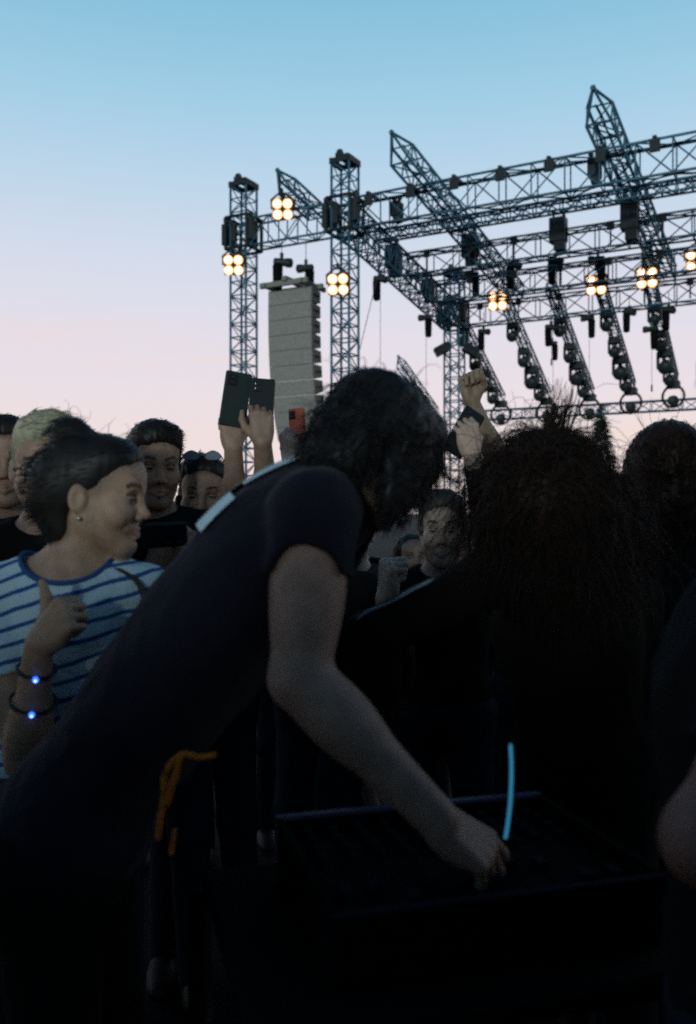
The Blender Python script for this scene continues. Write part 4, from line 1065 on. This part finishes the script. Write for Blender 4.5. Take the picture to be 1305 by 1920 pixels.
# frizzy haired person at the table ------------------------------------------------
def long_fall(hv, hn, head, R): return strands(hv, hn, 5200, (.08, .22), r=.0010, grav=1.0, curl=.34, freq=16, seed=31, stiff=.2)
def up_fly(hv, hn, head, R):
    m = hn[:, 2] > .45
    a_ = [strands(hv[m], hn[m], 60, (.04, .10), r=.0009, grav=-.1, curl=.15, freq=6, seed=32, bias=(.05, 0, .5))]
    for k_, (u_, v_, b_) in enumerate(((1042, 795, .25),)):
        c_ = W(u_, v_, 1.80); w_ = np.linalg.norm(hv-c_, axis=1) < .035
        if w_.sum() > 5: a_.append(strands(hv[w_], hn[w_]*0+V(b_, 0, 1), 90, (.05, .12), r=.0013, grav=0, curl=.06, freq=5, seed=40+k_, bias=(b_*.3, 0, .5)))
    return join(a_)
n1h = W(1024, 956, 1.82)
n1 = person('person with a big mass of frizzy brown hair leaning over the table', n1h, (-.5, -.45, -.55), (-.5, -.8), skin=(.2, .13, .1), hair='frizz', hairmat='hair_brown', hs=.90, hh=.007, h=.006, shirt='brown_cloth', trousers='black_cloth',
            sk=dict(nb=W(1045, 1075, 1.93), pv=V(.56, 2.10, .95), f=V(-.45, -.8, -.3), sh=(W(1190, 1125, 1.98), W(915, 1085, 1.90))), sleeve=1.85,
            arms=(dict(wr=W(1190, 1640, 2.0), el=W(1215, 1350, 2.05)), dict(el=W(700, 1195, 1.80), wr=W(700, 1420, 1.86))),
            strand=(6000, .02, .05, .6, .25), strandkw=dict(r=.0009, stiff=.16, mess=.22), tail=[long_fall, up_fly], group='people round the table')
sh_, el_ = W(915, 1085, 1.90), W(700, 1195, 1.80)
pp = np.array([sh_+(el_-sh_)*t+V(-.02, -.03, .068-.012*t) for t in np.linspace(.42, 1.06, 14)])
pp = on_shirt(n1['shirt'], pp, V(.1, .3, -.9)[None, :], .002)
MB().path(list(pp), [.0045 if .05 < i/13 < .45 else .0028 for i in range(14)], 6).build('sleeve_piping', M['strap_light'], n1['root'], n1['org'], True)
# heads at the right edge ------------------------------------------------------------
def up_fly2(hv, hn, head, R):
    m = hn[:, 2] > .6
    return strands(hv[m], hn[m], 12, (.05, .11), r=.0007, grav=-.1, curl=.25, freq=8, seed=35, bias=(-.05, 0, .6))
n2 = person('person with long dark hair seen from behind at the right, beside the frizzy head', W(1250, 893, 2.25), (.25, 1, 0), (.2, 1), hair='long', hairmat='hair_brown', hs=1.06, shirt='black_cloth', sleeve=.6, h=.006, hh=.006, strand=(3600, .03, .07, .8, .10), strandkw=dict(stiff=.1, mess=.16), tail=[up_fly2])
n3 = person('tall dark haired person cut by the right picture edge, one bare elbow showing', W(1452, 812, 1.02), (.1, 1, 0), (-.9, .3), skin=(.20, .10, .075), hair='short', hairmat='hair_black', shirt='black_cloth', sleeve=.72, h=.006, hh=.006,
            sk=dict(nb=W(1440, 1070, 1.02), sh=(V(.50, .88, 1.40), V(.63, 1.16, 1.40))),
            arms=(dict(el=W(1335, 1575, .88), wr=W(1600, 1640, .98)), dict(wr=V(.85, 1.4, .95))), armr=1.2, strand=(1500, .02, .04, .5, .12))
# one more dark figure filling the crowd between them
n4 = person('dark clothed person standing behind the table between the two dark heads', W(1165, 1010, 2.5), (-.2, -1, -.3), (-.2, -1), skin=(.16, .1, .08), hair='long', hairmat='hair_dark', shirt='black_cloth', trousers='black_cloth', sleeve=1.9, h=.006, hh=.006, strand=(1500, .03, .06, .7, .2))

# ================================================================== table, console and glow stick
ux = unit(V(.462, .128, 0)); uy = V(-ux[1], ux[0], 0); RT = np.column_stack([ux, uy, V(0, 0, 1)])
tcn = V(.165, 1.385, 0)
tr = empty('folding_table', tcn, 'dark folding table the bending man reaches over', 'table')
MB().box(tcn+V(0, 0, .865), (.36, .26, .018), RT, .012).build('table_top', M['rubber'], tr, tcn)
for a in (-1, 1):
    for b in (-1, 1):
        MB().tube(tcn+RT@V(a*.37, b*.25, 0), tcn+RT@V(a*.37, b*.25, .85), .016, 8).build('leg', M['rubber'], tr, tcn, True)
    MB().tube(tcn+RT@V(a*.37, -.25, .25), tcn+RT@V(a*.37, .25, .25), .011, 8).build('stretcher', M['rubber'], tr, tcn, True)
ct = empty('mixing_console', tcn+V(0, 0, .883), 'dark mixing console in an edged flight case under the reaching hand', 'mixing console')
co = tcn+V(0, 0, .883)
cb = MB(); cb.box(co+V(0, 0, .035), (.242, .19, .034), RT, .006)
for b in (-1, 1): cb.box(co+RT@V(0, b*.184, .080), (.242, .006, .018), RT, .002)
for a in (-1, 1): cb.box(co+RT@V(a*.236, 0, .080), (.006, .176, .018), RT, .002)
cb.build('flight_case', M['panel'], ct, co)
MB().box(co+RT@V(0, .190, .1005), (.245, .0075, .004), RT, .002).build('edge_strip', M['edge'], ct, co)
MB().box(co+RT@V(0, -.190, .1005), (.245, .006, .003), RT, .002).build('edge_strip', M['knob'], ct, co)
for a in (-1, 1): MB().box(co+RT@V(a*.240, 0, .1005), (.005, .178, .003), RT, .002).build('edge_strip', M['panel'], ct, co)
pn = MB().box(co+V(0, 0, .073), (.226, .172, .004), RT, .002).build('panel', M['panel'], ct, co)
for i in range(10):
    for j in range(4):
        p = co+RT@V(-.2+i*.0445, .15-j*.038, .077); k = MB(); k.lathe(p, [(.0095, 0), (.0085, .012), (.006, .015)], (0, 0, 1), 10); k.box(p+RT@V(0, .006, .0155), (.001, .003, .0006), RT); k.build('knob', M['knob'], ct, co)
    p = co+RT@V(-.2+i*.0445, -.085+random.uniform(-.05, .05), .077); f = MB(); f.box(p+V(0, 0, .009), (.009, .014, .006), RT, .003); f.box(p+V(0, 0, .002), (.002, .004, .006), RT); f.build('fader', M['knob'], ct, co)
    MB().box(co+RT@V(-.2+i*.0445, -.085, .0775), (.0016, .072, .0008), RT).build('fader_slot', M['rubber'], ct, co)
gp = [W(957, 1395, 1.36), W(959, 1440, 1.36), W(957, 1500, 1.355), W(952, 1545, 1.35), W(947, 1575, 1.345)]
gs = empty('glow_stick', gp[-1], 'glowing cyan stick standing up from the mixing console', 'glow stick')
gc = curve(gp, 20); MB().path(gc, [.0018]+[.0029]*(len(gc)-2)+[.0020], 8).build('tube', M['glow'], gs, gp[-1], True)
MB().tube(gp[-1]+V(0, 0, .002), V(gp[-1][0], gp[-1][1], co[2]+.078), .0045, 8).build('socket', M['rubber'], gs, gp[-1], True)

# ================================================================== the packed crowd: unseen shading figures round the camera, filler figures beyond
def template(label, x, y, ht, hair, hm, shirt, seed):
    return person(label, V(x, y, ht-.115), (0, 1, 0), (0, 1), hair=hair, hairmat=hm, shirt=shirt, h=.008, hh=.009, shirt_h=.012, strand=(500, .02, .04, .5, .2), sleeve=1.6, skin=(.2, .13, .1), group='packed crowd all round')
def copy_tree(o, parent=None):
    c = o.copy(); COL.objects.link(c); c.parent = parent
    for ch in o.children: copy_tree(ch, c)
    return c
CROWD = 'dark clothed festival goer added to fill the packed crowd'
tpl = [template(CROWD, .95, -.35, 1.78, 'short', 'hair_dark', 'black_cloth', 1), template(CROWD, -.95, -.30, 1.70, 'long', 'hair_brown', 'grey_cloth', 2)]  # both originals stand out of view, added to block light too
near = [(-.3, -1.35), (.32, -1.4), (-.95, -1.55), (-1.55, -.75), (-.05, -2.1), (-.65, -2.05), (.6, -1.75), (-1.6, -1.5), (-2.0, -.9), (-1.15, -2.1), (0, -1.05), (-.6, -.95), (.65, -1.0), (-1.25, .55), (1.3, .45), (-1.35, 1.25), (-1.2, -1.2), (1.3, -1.2), (.3, -1.7), (-.35, -1.7), (1.75, 1.0), (-1.8, .2), (-1.75, 1.9)]  # unseen people beside and behind the camera, added to shade the lower scene
far = [(-1.9, 3.6), (-1.3, 3.9), (-.75, 3.85), (-.25, 4.1), (.3, 4.2), (.75, 3.95), (1.25, 3.8), (1.75, 3.6), (2.2, 4.3), (-1.05, 4.7), (-.5, 4.9), (.05, 5.0), (.55, 4.8), (1.05, 4.9), (1.6, 4.7), (-2.3, 4.6), (-1.6, 5.0), (1.35, 3.0), (1.9, 2.8)]
for i, (x, y) in enumerate(near+far):
    o = copy_tree(tpl[i % 2].__getitem__('root')); o.location = (x, y, 0); o.rotation_euler = (0, 0, random.uniform(-.5, .5)+(0 if y < 2.5 else math.pi))
    k = random.uniform(1.0, 1.06) if y < 2.5 else random.uniform(.80, .85); o.scale = (1, 1, k)
